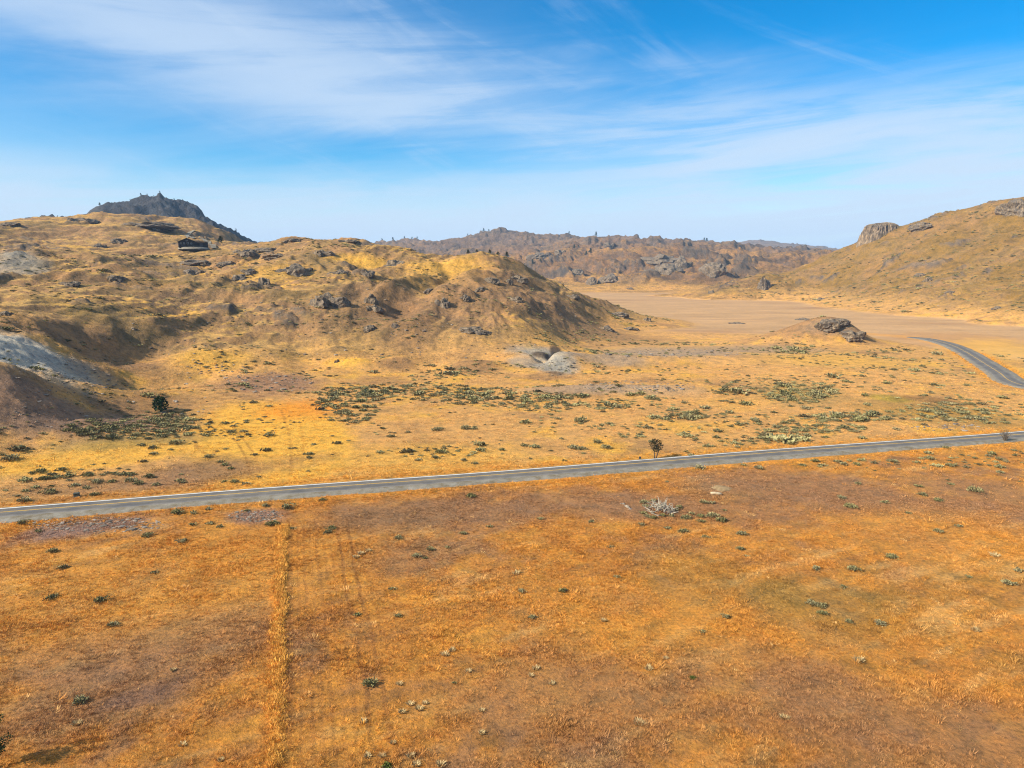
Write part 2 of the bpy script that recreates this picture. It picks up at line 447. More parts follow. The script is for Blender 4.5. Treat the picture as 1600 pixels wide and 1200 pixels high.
# ------------------------------------------------------------------ ground colour (soil, grass and rock, plus shade painted into the mountain and the digging)
dzr = np.gradient(GZ, axis=0) / np.gradient(GR, axis=0)
dzt = np.gradient(GZ, axis=1) / (np.gradient(TH)[None, :] * GR)
SLOPE = np.hypot(dzr, dzt).ravel()
K_ALB = 0.80
def alb(r, g, b):
    return lin(r, g, b) * K_ALB
OCHRE = alb(198, 132, 58); ORANGE = alb(218, 150, 62); GOLD = alb(230, 172, 70); TAN = alb(216, 160, 92)
STRAW = alb(222, 172, 104); DIRT = alb(158, 116, 82); SCREE = alb(154, 116, 80); OLIVE = alb(160, 124, 58); LAKEC = alb(192, 150, 104)
SILT = alb(226, 214, 194); ROCKC = alb(130, 108, 86); ROCKD = alb(96, 84, 74); GREY = alb(176, 152, 128); SAGE = alb(138, 126, 78)
FARC = alb(150, 108, 72)
Cc = np.empty((X.size, 3))
def blend(mask, col):
    global Cc
    Cc = Cc * (1 - mask[:, None]) + np.asarray(col)[None, :] * mask[:, None]
m14 = fbm(X, Y, 14, 4, off=71.0, gain=0.6)
m5 = fbm(X * 1.0, Y * 1.0, 5, 4, off=73.0, gain=0.62)
m40 = fbm(X, Y, 42, 4, off=75.0, gain=0.55)
# near field
Cc[:] = OCHRE
blend(smooth(-0.1, 0.5, m5 * 0.7 + m14 * 0.6), ORANGE)
blend(smooth(0.05, 0.45, -m14 * 0.8 - m5 * 0.5) * 0.75, DIRT)
blend(smooth(0.10, 0.5, m40 * 0.7 - m5 * 0.6) * 0.5, OLIVE)
ca, sa = math.cos(0.5), math.sin(0.5)
swept = fbm((X * ca + Y * sa) * 0.22, (-X * sa + Y * ca), 3.2, 4, off=77.0, gain=0.6)
blend(smooth(0.05, 0.5, swept + m40 * 0.5) * 0.55, STRAW)
blend(smooth(0.10, 0.45, fbm(X, Y, 24, 5, off=78.0, gain=0.62)) * 0.6, DIRT)
blend(smooth(0.15, 0.5, -swept + m14 * 0.3) * 0.35, DIRT * 0.8)
# beyond the road
line = np.interp(X, ROAD[:, 0][ROAD[:, 0] < 150], ROAD[:, 1][ROAD[:, 0] < 150], left=95, right=175)
beyond = smooth(-3, 6, Y - line)
mid = TAN[None] + (GOLD - TAN)[None] * (smooth(0.0, 0.6, m14 + m40 * 0.6) * .8)[:, None]
Cc = Cc * (1 - beyond[:, None]) + mid * beyond[:, None]
blend(beyond * smooth(0.05, 0.45, -m14 * 0.6 + fbm(X, Y, 30, 4, off=79.0) * 0.8) * 0.55, SCREE)
blend(beyond * smooth(0.1, 0.5, fbm(X, Y * 1.6, 36, 5, off=81.0, gain=0.6)) * 0.35, OLIVE)
# hillsides
steep = smooth(0.14, 0.38, SLOPE + m14 * 0.12 + m5 * 0.08)
hn = fbm(Xw, Yw, 55, 5, off=83.0, gain=0.6)
blend(HILL * 0.8, alb(206, 162, 92))
blend(HILL * smooth(0.0, 0.45, hn) * .9, GOLD * .97)
blend(HILL * np.clip(steep * 0.9 + smooth(0.0, 0.4, -hn) * 0.5, 0, 0.95), SCREE)
blend(HILL * smooth(0.1, 0.45, fbm(Xw, Yw, 34, 5, off=85.0, gain=0.62)) * 0.55, OLIVE)
blend(HILL * MID * smooth(0.12, 0.4, fbm(X * .5, Y * 1.3, 7, 4, off=99.0, gain=.65)) * 0.5, alb(112, 92, 62))
blend(HILL * MID * smooth(0.05, 0.38, fbm(Xw, Yw, 48, 5, off=101.0, gain=0.62) + (SLOPE - .25) * .5) * 0.62, alb(132, 108, 66))
RIGHT = HILL * smooth(0.30, 0.36, np.arctan2(X, Y)) * (1 - FAR)
blend(RIGHT * (0.35 + 0.45 * smooth(-0.2, 0.3, n60 + m14 * .5)), alb(138, 104, 44))
blend(HILL * smooth(0.12, 0.40, m5 * 0.8 + hn * 0.2) * 0.22, ROCKC)
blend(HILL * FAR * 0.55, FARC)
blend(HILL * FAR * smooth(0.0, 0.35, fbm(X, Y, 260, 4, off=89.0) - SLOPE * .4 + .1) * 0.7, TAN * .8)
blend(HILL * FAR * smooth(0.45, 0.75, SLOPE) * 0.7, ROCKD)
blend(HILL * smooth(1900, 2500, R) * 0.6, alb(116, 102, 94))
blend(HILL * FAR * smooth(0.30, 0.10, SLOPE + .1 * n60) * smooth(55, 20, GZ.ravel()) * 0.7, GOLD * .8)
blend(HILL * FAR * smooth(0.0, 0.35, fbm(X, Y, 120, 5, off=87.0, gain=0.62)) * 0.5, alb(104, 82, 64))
mtnc = smooth(0.35, 0.7, SLOPE + 0.3 * rough)
blend(np.clip(ROCK * smooth(-0.35, 0.25, rough + (SLOPE - 0.35) * 1.6), 0, 1) * (1 - MTN), ROCKC)
blend(ROCK * (1 - MTN) * smooth(0.5, 0.9, SLOPE), ROCKD)
blend(MTN * 0.95, np.array((.045, .045, .052)))  # dark blue-grey: the shade of the mountain's face is put into the rock colour
blend(MTN * smooth(0.0, 0.4, fbm(X, Y, 34, 4, off=57.0, gain=.65)) * .6, np.array((.10, .098, .10)))
blend(MTN * smooth(0.05, 0.5, rough - SLOPE * 0.3) * 0.35, alb(110, 104, 84))
# lake bed with pale and dark drying lines
st = fbm(X * 0.25, Y, 26, 5, off=91.0, gain=0.62)
lk = LAKEC[None] * (1 + 0.30 * st[:, None]) * (1 + 0.06 * m5[:, None])
Cc = Cc * (1 - LAKE[:, None]) + lk * LAKE[:, None]
blend(LAKE * smooth(0.15, 0.5, fbm(X * 0.3, Y, 60, 4, off=93.0)) * 0.45, alb(150, 106, 70))
# patches seen in the photograph, laid on the ground where they are
def patch(px, py, rx, ry, col, amt=1.0, edge=0.5, wob=0.55):
    c = pick(px, py); a = pick(px + rx, py)
    t = pick(px, py - ry); b = pick(px, py + ry)
    if c is None or a is None or b is None:
        return
    ax = max(0.8, np.hypot(*(a - c)[:2])) if np.hypot(*(a - c)[:2]) < 4 * rx * np.hypot(c[0], c[1]) / FPX else rx * np.hypot(c[0], c[1]) / FPX
    dn = np.hypot(*(b - c)[:2]); up = np.hypot(*(t - c)[:2]) if t is not None else dn
    up = min(up, dn * 2.0)
    ay = 0.5 * (dn + up)
    u = c[:2] / np.hypot(c[0], c[1])
    dx = (X - c[0]); dy = (Y - c[1])
    al = dx * u[0] + dy * u[1]; ac = dx * u[1] - dy * u[0]
    q = np.sqrt((al / ay) ** 2 + (ac / ax) ** 2) + wob * (m14 * 0.6 + m5 * 0.6)
    blend(smooth(1 + edge, 1 - edge, q) * amt, col)
for a in (
    (700, 800, 190, 26, DIRT, .85), (1010, 792, 230, 24, DIRT, .8), (1290, 768, 230, 26, DIRT, .85), (1540, 770, 120, 22, DIRT, .7), (1130, 770, 60, 10, SCREE, .7),
    (600, 812, 90, 22, SCREE, .6), (160, 1085, 170, 50, DIRT, .7), (330, 985, 120, 45, DIRT, .6), (120, 1030, 110, 40, DIRT, .5), (230, 1085, 60, 14, alb(120, 92, 80), .6),
    (1420, 1140, 260, 80, DIRT, .55), (900, 1090, 210, 80, DIRT, .5), (1180, 1060, 160, 60, DIRT, .4), (1300, 950, 120, 40, OLIVE, .45), (1220, 930, 40, 26, OLIVE, .5), (1090, 900, 90, 40, OLIVE, .35),
    (300, 900, 240, 60, ORANGE, .6), (1000, 960, 200, 50, ORANGE, .5), (1480, 840, 130, 40, ORANGE, .5), (1300, 1010, 80, 20, ORANGE, .4),
    (140, 822, 110, 13, alb(150, 118, 104), .9), (400, 806, 45, 11, alb(150, 118, 104), .8),
    (430, 688, 118, 58, alb(240, 178, 70), .95, .16, .18), (400, 655, 85, 28, alb(240, 176, 68), .9, .2, .2), (150, 715, 160, 20, alb(238, 176, 70), .85, .3, .5), (640, 720, 180, 26, GOLD, .6), (60, 770, 120, 8, GOLD, .4),
    (470, 640, 60, 14, alb(236, 150, 46), .8), (240, 750, 240, 16, DIRT, .75), (330, 730, 50, 18, SCREE, .6), (230, 650, 80, 24, SCREE, .8), (200, 690, 120, 10, SAGE, .5),
    (70, 640, 130, 40, alb(150, 118, 98), .85), (420, 600, 80, 16, alb(158, 118, 92), .8), (330, 560, 60, 14, GOLD, .7), (545, 560, 20, 8, GOLD * 1.1, .9),
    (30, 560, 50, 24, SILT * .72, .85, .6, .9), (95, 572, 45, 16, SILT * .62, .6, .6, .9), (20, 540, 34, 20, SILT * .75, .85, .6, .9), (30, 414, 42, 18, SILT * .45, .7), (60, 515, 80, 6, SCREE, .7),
    (160, 560, 70, 34, SCREE, .8), (120, 520, 60, 12, SCREE, .5),
    (868, 575, 34, 13, SILT * .50, .95), (815, 568, 22, 8, SILT * .5, .6), (855, 556, 18, 9, SILT * .62, .8), (845, 552, 9, 4, alb(84, 68, 54), .9, .3, .3), (868, 549, 7, 3, alb(84, 68, 54), .9, .3, .3), (866, 583, 14, 2, alb(84, 68, 54), .8, .3, .3), (850, 590, 40, 6, SCREE, .6),  # pale digging; its small dark patches are recess shade painted into the ground
    (1000, 606, 90, 9, GREY * .85, .8), (900, 606, 90, 6, GREY * .8, .6), (1050, 553, 110, 8, GREY * .85, .75), (950, 560, 60, 8, GREY * .85, .75), (1180, 545, 90, 6, GREY * .8, .6),
    (620, 568, 26, 10, SCREE * .9, .8), (740, 570, 40, 12, SCREE * .95, .8),
    (1275, 505, 75, 18, SCREE, .9), (1300, 510, 40, 12, ROCKC * 1.3, .6),
    (1390, 622, 28, 5, alb(168, 150, 40), .8), (1450, 624, 45, 4, alb(120, 84, 50), .7), (1460, 645, 110, 16, OLIVE, .55), (1250, 610, 60, 16, SAGE, .5),
    (1320, 580, 150, 22, TAN * 1.05, .6), (1100, 640, 160, 30, TAN, .6), (1500, 530, 90, 10, alb(190, 138, 84), .6), (1550, 545, 60, 16, GOLD, .6), (1580, 585, 40, 10, GOLD, .7),
    (1300, 560, 90, 10, GOLD, .5), (1000, 530, 120, 12, TAN * 1.1, .7), (700, 420, 60, 14, GOLD * .9, .6), (560, 410, 50, 9, GOLD, .8), (430, 425, 60, 12, GOLD * .9, .6), (690, 440, 40, 20, GOLD * .9, .5),
    (590, 470, 60, 30, SCREE * .9, .7), (640, 500, 40, 40, SCREE * .85, .7), (850, 470, 70, 26, SCREE, .75), (730, 470, 60, 30, SCREE, .6),
):
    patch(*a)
# verge of taller pale grass along both sides of the road
blend(smooth(11, 5, RD) * 0.6 * (0.6 + 0.4 * smooth(-0.3, 0.3, m5)), ORANGE * 1.05)
# tall uncut strip running from the road towards the viewer and wheel ruts beside it
SA, SB = flat_at(441, 822, 0), flat_at(430, 1110, 0)
sdir = (SB - SA) / np.linalg.norm(SB - SA); snor = np.array((-sdir[1], sdir[0]))
sx = (X - SA[0]) * snor[0] + (Y - SA[1]) * snor[1]; sl = (X - SA[0]) * sdir[0] + (Y - SA[1]) * sdir[1]
slen = np.linalg.norm(SB - SA)
inl = smooth(-2, 1, sl) * smooth(slen + 14, slen + 2, sl)
blend(inl * smooth(0.8, 0.25, np.abs(sx + 0.35 * m5)) * 0.8, alb(236, 164, 70))
side = 1.0 if (flat_at(520, 900, 0) - SA) @ snor > 0 else -1.0
for o, wd, k in ((1.3, .4, .35), (2.3, .25, .25), (3.2, .3, .35), (4.1, .25, .25), (5.0, .3, .3), (6.0, .25, .2), (7.0, .25, .25), (8.2, .35, .5), (9.8, .35, .5), (11.2, .25, .2)):
    blend(inl * smooth(wd, wd * .4, np.abs(sx * side - o + 0.35 * m5 + 0.5 * m14)) * k * smooth(-0.5, 0.1, m14 + 0.2), alb(140, 92, 52))
def line_mask(pix, width):
    pl = catmull([place_flat(*q) for q in pix], 0.8)
    lo, hi = pl.min(0) - 3, pl.max(0) + 3
    sel = np.where((X > lo[0]) & (X < hi[0]) & (Y > lo[1]) & (Y < hi[1]))[0]
    m = np.zeros(X.size)
    d2 = ((X[sel, None] - pl[None, :, 0]) ** 2 + (Y[sel, None] - pl[None, :, 1]) ** 2).min(1)
    m[sel] = smooth(width, width * .35, np.sqrt(d2) + .12 * m5[sel])
    return m
place_flat = lambda px, py: flat_at(px, py, 0.0)
for pix, w_, k_ in (([(350, 668), (369, 690), (384, 715), (392, 742)], .5, .55), ([(365, 668), (383, 690), (398, 712), (405, 738)], .5, .55), ([(304, 688), (310, 702), (328, 711), (338, 704)], .7, .5),
                    ([(440, 640), (452, 680), (456, 740)], .6, .35), ([(466, 645), (474, 690), (470, 735)], .5, .25), ([(425, 700), (432, 690), (438, 680)], .4, .3)):
    blend(line_mask(pix, w_) * k_, alb(150, 100, 48))
np.clip(Cc, 0.004, 0.9, out=Cc)

# ------------------------------------------------------------------ materials
def material(name):
    m = bpy.data.materials.new(name); m.use_nodes = True
    nt = m.node_tree; b = nt.nodes['Principled BSDF']
    b.inputs['Roughness'].default_value = 0.95
    b.inputs['Specular IOR Level'].default_value = 0.15
    return m, nt, b
def noise_node(nt, scale, detail=6, rough=0.6, vec=None):
    nn = nt.nodes.new('ShaderNodeTexNoise')
    nn.inputs['Scale'].default_value = scale; nn.inputs['Detail'].default_value = detail; nn.inputs['Roughness'].default_value = rough
    if vec is not None:
        nt.links.new(vec, nn.inputs['Vector'])
    return nn
def ramp_node(nt, src, stops):
    r = nt.nodes.new('ShaderNodeValToRGB')
    e = r.color_ramp.elements
    while len(e) > 1:
        e.remove(e[-1])
    e[0].position, e[0].color = stops[0][0], (*stops[0][1], 1)
    for p, c in stops[1:]:
        k = e.new(p); k.color = (*c, 1)
    nt.links.new(src, r.inputs[0])
    return r.outputs[0]
def mul_node(nt, a, b, fac=1.0, mode='MULTIPLY'):
    x = nt.nodes.new('ShaderNodeMixRGB'); x.blend_type = mode; x.inputs[0].default_value = fac
    nt.links.new(a, x.inputs[1])
    if isinstance(b, tuple):
        x.inputs[2].default_value = (*b, 1)
    else:
        nt.links.new(b, x.inputs[2])
    return x.outputs[0]
def bump_node(nt, bsdf, h, strength, dist):
    b = nt.nodes.new('ShaderNodeBump'); b.inputs['Strength'].default_value = strength; b.inputs['Distance'].default_value = dist
    nt.links.new(h, b.inputs['Height']); nt.links.new(b.outputs[0], bsdf.inputs['Normal'])
g3 = lambda v: (v, v, v)
def ground_material(name, fine, coarse, bump, fac=1.0):
    m, nt, b = material(name)
    at_ = nt.nodes.new('ShaderNodeVertexColor'); at_.layer_name = 'albedo'
    geo = nt.nodes.new('ShaderNodeNewGeometry')
    n1 = noise_node(nt, fine, 9, 0.74, geo.outputs['Position'])
    n2 = noise_node(nt, coarse, 8, 0.62, geo.outputs['Position'])
    r1 = ramp_node(nt, n1.outputs['Fac'], [(0.30, (0.42, 0.44, 0.50)), (0.47, (0.86, 0.88, 0.90)), (0.60, (1.12, 1.08, 1.0)), (0.75, (1.36, 1.30, 1.18))])
    r2 = ramp_node(nt, n2.outputs['Fac'], [(0.32, (0.62, 0.66, 0.72)), (0.50, (1.0, 1.0, 1.0)), (0.68, (1.26, 1.18, 1.05))])
    c = mul_node(nt, at_.outputs['Color'], r1, fac)
    c = mul_node(nt, c, r2, fac)
    nt.links.new(c, b.inputs['Base Color'])
    h = mul_node(nt, n1.outputs['Fac'], n2.outputs['Fac'], 0.5, 'ADD')
    bump_node(nt, b, h, 1.0, bump)
    return m
M_FIELD = ground_material('field_ground', 2.2, 0.35, 0.35)
M_HILL = ground_material('hill_ground', 0.55, 0.10, 0.8)
M_FAR = ground_material('far_ground', 0.12, 0.025, 6.0)
M_LAKE = ground_material('lake_bed_ground', 0.3, 0.05, 0.03, 0.35)

# ------------------------------------------------------------------ build the sheet, split into field, hills, lake bed, mountain and far hills
def link(o, parent=None):
    COL.objects.link(o)
    if parent is not None:
        o.parent = parent
    return o
def tag(o, label=None, category=None, group=None, kind=None):
    if label: o['label'] = label
    if category: o['category'] = category
    if group: o['group'] = group
    if kind: o['kind'] = kind
    return o
idx = np.arange(NR * NT).reshape(NR, NT)
nxt = np.roll(idx, -1, axis=1)
quads = np.stack([idx[:-1], nxt[:-1], nxt[1:], idx[1:]], -1).reshape(-1, 4)[:, ::-1]
fr, fth = GR[:-1].ravel(), np.broadcast_to(TH[None, :], (NR - 1, NT)).ravel()
fzb = ZB[:-1].ravel(); fX = GXX[:-1].ravel(); fY = GYY[:-1].ravel(); fl = LAKE.reshape(NR, NT)[:-1].ravel()
wob = (n150.reshape(NR, NT)[:-1].ravel()) * 20
cls = np.zeros(len(quads), int)                                              # 0 field
cls[(fzb > 2.2) & (fX < 250 + 0 * fX) & (fr < 1100 * S)] = 1                  # hill on the left and in the middle
cls[(fzb > 1.2) & (fX > 250) & (fr < 1250 * S) & (np.degrees(fth) > 19.2)] = 2  # hill on the right
cls[(fr > 1060 * S) & (cls != 2)] = 3
cls[(fr > 790 * S) & (cls == 0) & (fl < .5) & (fzb > 1.5)] = 3
cls[(fr > 780 * S) & (np.degrees(fth) > 12) & (np.degrees(fth) < 19.2) & (fzb > 1.0) & (cls == 1)] = 3
cls[(fr > 780 * S) & (fr < 1300 * S) & (np.degrees(fth) > 5) & (np.degrees(fth) < 19.2) & (fzb > 1.0)] = 3
cls[MTN.reshape(NR, NT)[:-1].ravel() > .5] = 4
cls[(fl > .5)] = 5
behind = (np.degrees(fth) > 60) & (np.degrees(fth) < 300)
cls[behind & (fr > 200)] = 3
verts_all = np.stack([GXX.ravel(), GYY.ravel(), GZ.ravel()], -1)
def sheet(name, k, mat):
    q = quads[cls == k]
    used, inv = np.unique(q, return_inverse=True)
    me = bpy.data.meshes.new(name)
    v = verts_all[used]; q = inv.reshape(-1, 4)
    me.vertices.add(len(v)); me.vertices.foreach_set('co', v.astype(np.float32).ravel())
    me.loops.add(q.size); me.loops.foreach_set('vertex_index', q.astype(np.int32).ravel())
    me.polygons.add(len(q)); me.polygons.foreach_set('loop_start', np.arange(0, q.size, 4, dtype=np.int32))
    me.polygons.foreach_set('use_smooth', np.ones(len(q), bool))
    ca = me.color_attributes.new('albedo', 'FLOAT_COLOR', 'POINT')
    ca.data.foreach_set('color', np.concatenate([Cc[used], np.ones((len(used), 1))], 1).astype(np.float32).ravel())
    me.update(calc_edges=True)
    me.materials.append(mat)
    o = link(bpy.data.objects.new(name, me))
    o['kind'] = 'structure'
    return o
sheet('ground', 0, M_FIELD)
sheet('hillside', 1, M_HILL)
sheet('right_hillside', 2, M_HILL)
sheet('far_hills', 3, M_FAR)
sheet('rocky_mountain', 4, M_FAR)
sheet('dry_lake_bed', 5, M_LAKE)

# ------------------------------------------------------------------ haze
HAZE = True
def build_haze():
    lo = float(GZ.min()) - 2.0; hi = max(float(GZ.max()), CAM_H) + 25.0
    L = 10000.0
    v = [(sx_ * L, sy_ * L, zz) for zz in (lo, hi) for sx_, sy_ in ((-1, -1), (1, -1), (1, 1), (-1, 1))]
    f = [(3, 2, 1, 0), (4, 5, 6, 7), (0, 1, 5, 4), (1, 2, 6, 5), (2, 3, 7, 6), (3, 0, 4, 7)]
    me = bpy.data.meshes.new('haze'); me.from_pydata(v, [], f)
    m = bpy.data.materials.new('haze_air'); m.use_nodes = True
    nt = m.node_tree; nt.nodes.clear()
    o_ = nt.nodes.new('ShaderNodeOutputMaterial'); pv = nt.nodes.new('ShaderNodeVolumePrincipled')
    pv.inputs['Color'].default_value = (0.42, 0.68, 1.0, 1)
    pv.inputs['Density'].default_value = 0.000065
    nt.links.new(pv.outputs[0], o_.inputs['Volume'])
    me.materials.append(m)
    o = link(bpy.data.objects.new('haze', me)); o['kind'] = 'stuff'; o['label'] = 'thin pale blue haze hanging over the far hills'; o['category'] = 'haze'
if HAZE:
    build_haze()
# ------------------------------------------------------------------ generic mesh helpers
def mesh_obj(name, verts, faces, mat, parent=None, smooth_=False, linked=True):
    me = bpy.data.meshes.new(name)
    me.from_pydata([tuple(map(float, v)) for v in verts], [], faces)
    if smooth_:
        me.polygons.foreach_set('use_smooth', np.ones(len(me.polygons), bool))
    if mat is not None:
        for m_ in (mat if isinstance(mat, (list, tuple)) else [mat]):
            me.materials.append(m_)
    o = bpy.data.objects.new(name, me)
    if linked:
        link(o, parent)
    return o
def empty(name, loc, rz=0.0):
    o = bpy.data.objects.new(name, None)
    o.location = loc; o.rotation_euler = (0, 0, rz); o.empty_display_size = 0.3
    return link(o)
def inst(name, mesh, parent=None, loc=(0, 0, 0), rot=(0, 0, 0), scl=(1, 1, 1)):
    o = bpy.data.objects.new(name, mesh)
    o.location = loc; o.rotation_euler = rot; o.scale = scl
    return link(o, parent)
def simple_mat(name, col, var=0.25, scale=6.0, rough=0.9, bump=0.0, spec=0.15):
    m, nt, b = material(name)
    b.inputs['Roughness'].default_value = rough; b.inputs['Specular IOR Level'].default_value = spec
    tc = nt.nodes.new('ShaderNodeTexCoord')
    nn = noise_node(nt, scale, 6, 0.65, tc.outputs['Object'])
    r = ramp_node(nt, nn.outputs['Fac'], [(0.3, tuple(np.array(col) * (1 - var))), (0.7, tuple(np.array(col) * (1 + var)))])
    nt.links.new(r, b.inputs['Base Color'])
    if bump:
        bump_node(nt, b, nn.outputs['Fac'], 0.8, bump)
    return m
def tube(path, radii, n=6):
    """tapered tube along a path -> verts, faces"""
    path = [Vector(p) for p in path]; V = []; F = []
    for i, p in enumerate(path):
        t = (path[min(i + 1, len(path) - 1)] - path[max(i - 1, 0)]).normalized()
        u = t.orthogonal().normalized(); w = t.cross(u)
        for k in range(n):
            a = 2 * math.pi * k / n
            V.append(p + (u * math.cos(a) + w * math.sin(a)) * radii[i])
    for i in range(len(path) - 1):
        for k in range(n):
            F.append((i * n + k, i * n + (k + 1) % n, (i + 1) * n + (k + 1) % n, (i + 1) * n + k))
    F.append(tuple(range(n - 1, -1, -1))); F.append(tuple((len(path) - 1) * n + k for k in range(n)))
    return V, F
def join(parts):
    V = []; F = []
    for v, f in parts:
        b = len(V); V += list(v); F += [tuple(i + b for i in q) for q in f]
    return V, F
def box(x0, x1, y0, y1, z0, z1):
    V = [(x0, y0, z0), (x1, y0, z0), (x1, y1, z0), (x0, y1, z0), (x0, y0, z1), (x1, y0, z1), (x1, y1, z1), (x0, y1, z1)]
    return V, [(3, 2, 1, 0), (4, 5, 6, 7), (0, 1, 5, 4), (1, 2, 6, 5), (2, 3, 7, 6), (3, 0, 4, 7)]
ORD = ['first', 'second', 'third', 'fourth', 'fifth', 'sixth', 'seventh', 'eighth', 'ninth', 'tenth', 'eleventh', 'twelfth', 'thirteenth', 'fourteenth', 'fifteenth', 'sixteenth', 'seventeenth', 'eighteenth', 'nineteenth', 'twentieth']
def place(px, py):
    p = pick(px, py)
    while p is None:
        py += 0.5
        p = pick(px, py)
    return p

# ------------------------------------------------------------------ road
def road_materials():
    m, nt, b = material('worn_asphalt')
    at_ = nt.nodes.new('ShaderNodeAttribute'); at_.attribute_name = 'across'
    geo = nt.nodes.new('ShaderNodeNewGeometry')
    n1 = noise_node(nt, 0.35, 6, 0.65, geo.outputs['Position']); n2 = noise_node(nt, 6.0, 4, 0.7, geo.outputs['Position'])
    base = ramp_node(nt, at_.outputs['Fac'], [(0.0, g3(.165)), (0.14, g3(.115)), (0.25, g3(.105)), (0.37, g3(.13)), (0.5, g3(.125)), (0.63, g3(.13)), (0.75, g3(.11)), (0.86, g3(.12)), (1.0, g3(.17))])
    v1 = ramp_node(nt, n1.outputs['Fac'], [(0.3, (.72, .70, .72)), (0.5, (1.10, .98, .86)), (0.7, (1.42, 1.26, 1.08))])
    v2 = ramp_node(nt, n2.outputs['Fac'], [(0.3, g3(.85)), (0.7, g3(1.15))])
    c = mul_node(nt, mul_node(nt, base, v1), v2)
    nt.links.new(c, b.inputs['Base Color']); b.inputs['Roughness'].default_value = 0.85
    bump_node(nt, b, n2.outputs['Fac'], 0.4, 0.02)
    mg, nt, b = material('pale_gravel')
    geo = nt.nodes.new('ShaderNodeNewGeometry')
    n1 = noise_node(nt, 0.5, 6, 0.7, geo.outputs['Position']); n2 = noise_node(nt, 9.0, 3, 0.7, geo.outputs['Position'])
    c = mul_node(nt, ramp_node(nt, n1.outputs['Fac'], [(0.35, (.15, .115, .07)), (0.5, (.21, .18, .135)), (0.7, (.28, .25, .205))]), ramp_node(nt, n2.outputs['Fac'], [(0.3, g3(.7)), (0.7, g3(1.2))]))
    nt.links.new(c, b.inputs['Base Color']); bump_node(nt, b, n2.outputs['Fac'], 0.7, 0.06)
    mw = simple_mat('white_road_paint', (.68, .66, .62), 0.2, 2.0)
    my = simple_mat('yellow_road_paint', (.62, .36, .06), 0.25, 2.0)
    return m, mg, mw, my
M_ASPH, M_GRAV, M_WHITE, M_YELL = road_materials()
def build_road():
    pts = ROAD; N = len(pts)
    tan = np.gradient(pts, axis=0); tan /= np.linalg.norm(tan, axis=1)[:, None]
    nor = np.stack([-tan[:, 1], tan[:, 0]], 1)                    # to the left of travel = far side on the main stretch
    t = smooth(120, 165, pts[:, 0]); left = smooth(-60, -110, pts[:, 0])
    wob = fbm(pts[:, 0], pts[:, 1], 9, 3, off=2.2)
    hw = 2.45 + 0.85 * t
    sn = 1.6 + 0.3 * t + 0.9 * left + 0.45 * wob; sf = 0.65 + 0.7 * t + 0.25 * wob
    def strip(name, offs, zs, mat, parent, across=None, stop=None):
        V = []; F = []; k = len(offs)
        for i in range(N):
            for o_, z_ in zip(offs, zs):
                q = pts[i] + nor[i] * o_[i]
                V.append((q[0], q[1], ROAD_Z[i] + z_[i]))
        for i in range((stop or N) - 1):
            for j in range(k - 1):
                a = i * k + j
                F.append((a, a + k, a + k + 1, a + 1)[::-1])
        V = V[:(stop or N) * k]
        o = mesh_obj(name, V, F, mat, parent, True)
        if across is not None:
            at_ = o.data.attributes.new('across', 'FLOAT', 'POINT')
            at_.data.foreach_set('value', np.tile(np.array(across, np.float32), N))
        return o
    one = np.ones(N)
    road = strip('road', [-hw, -hw * .6, -hw * .3, 0 * hw, hw * .3, hw * .6, hw], [0 * one, .03 * one, .05 * one, .06 * one, .05 * one, .03 * one, 0 * one], M_ASPH, None, [0, .2, .35, .5, .65, .8, 1])
    tag(road, 'grey two lane asphalt road crossing the field and bending away right', None, None, 'structure')
    strip('gravel_shoulder', [-hw - sn - 1.2, -hw - sn, -hw + .02], [-.55 * one, -.14 * one, -.004 * one], M_GRAV, road)
    strip('gravel_shoulder', [hw - .02, hw + sf, hw + sf + 1.0], [-.004 * one, -.12 * one, -.55 * one], M_GRAV, road)
    nm = int(np.argmax(pts[:, 0] > 150))
    strip('edge_line', [hw - .38, hw - .08], [.020 * one, .012 * one], M_WHITE, road, None, nm)
    strip('centre_line', [-.16 * one, -.05 * one], [.066 * one, .070 * one], M_YELL, road)
    strip('centre_line', [.05 * one, .16 * one], [.070 * one, .066 * one], M_YELL, road)
build_road()
def ground_strip(name, picks, half, mat, lift=0.35):
    pts = catmull([p[:2] for p in picks], 2.0)
    tan = np.gradient(pts, axis=0); tan /= np.linalg.norm(tan, axis=1)[:, None]
    nor = np.stack([-tan[:, 1], tan[:, 0]], 1)
    offs = np.linspace(-half, half, 4)
    V = []; F = []
    zz = [ground_z(pts[:, 0] + nor[:, 0] * o_, pts[:, 1] + nor[:, 1] * o_) for o_ in offs]
    zm = np.max(zz, axis=0)
    for i in range(len(pts)):
        for o_ in offs:
            q = pts[i] + nor[i] * o_
            V.append((q[0], q[1], zm[i] + lift))
    for i in range(len(pts) - 1):
        for j in range(3):
            a = i * 4 + j
            F.append((a, a + 1, a + 5, a + 4))
    o = mesh_obj(name, V, F, mat, None, True)
    o['kind'] = 'structure'
    return o

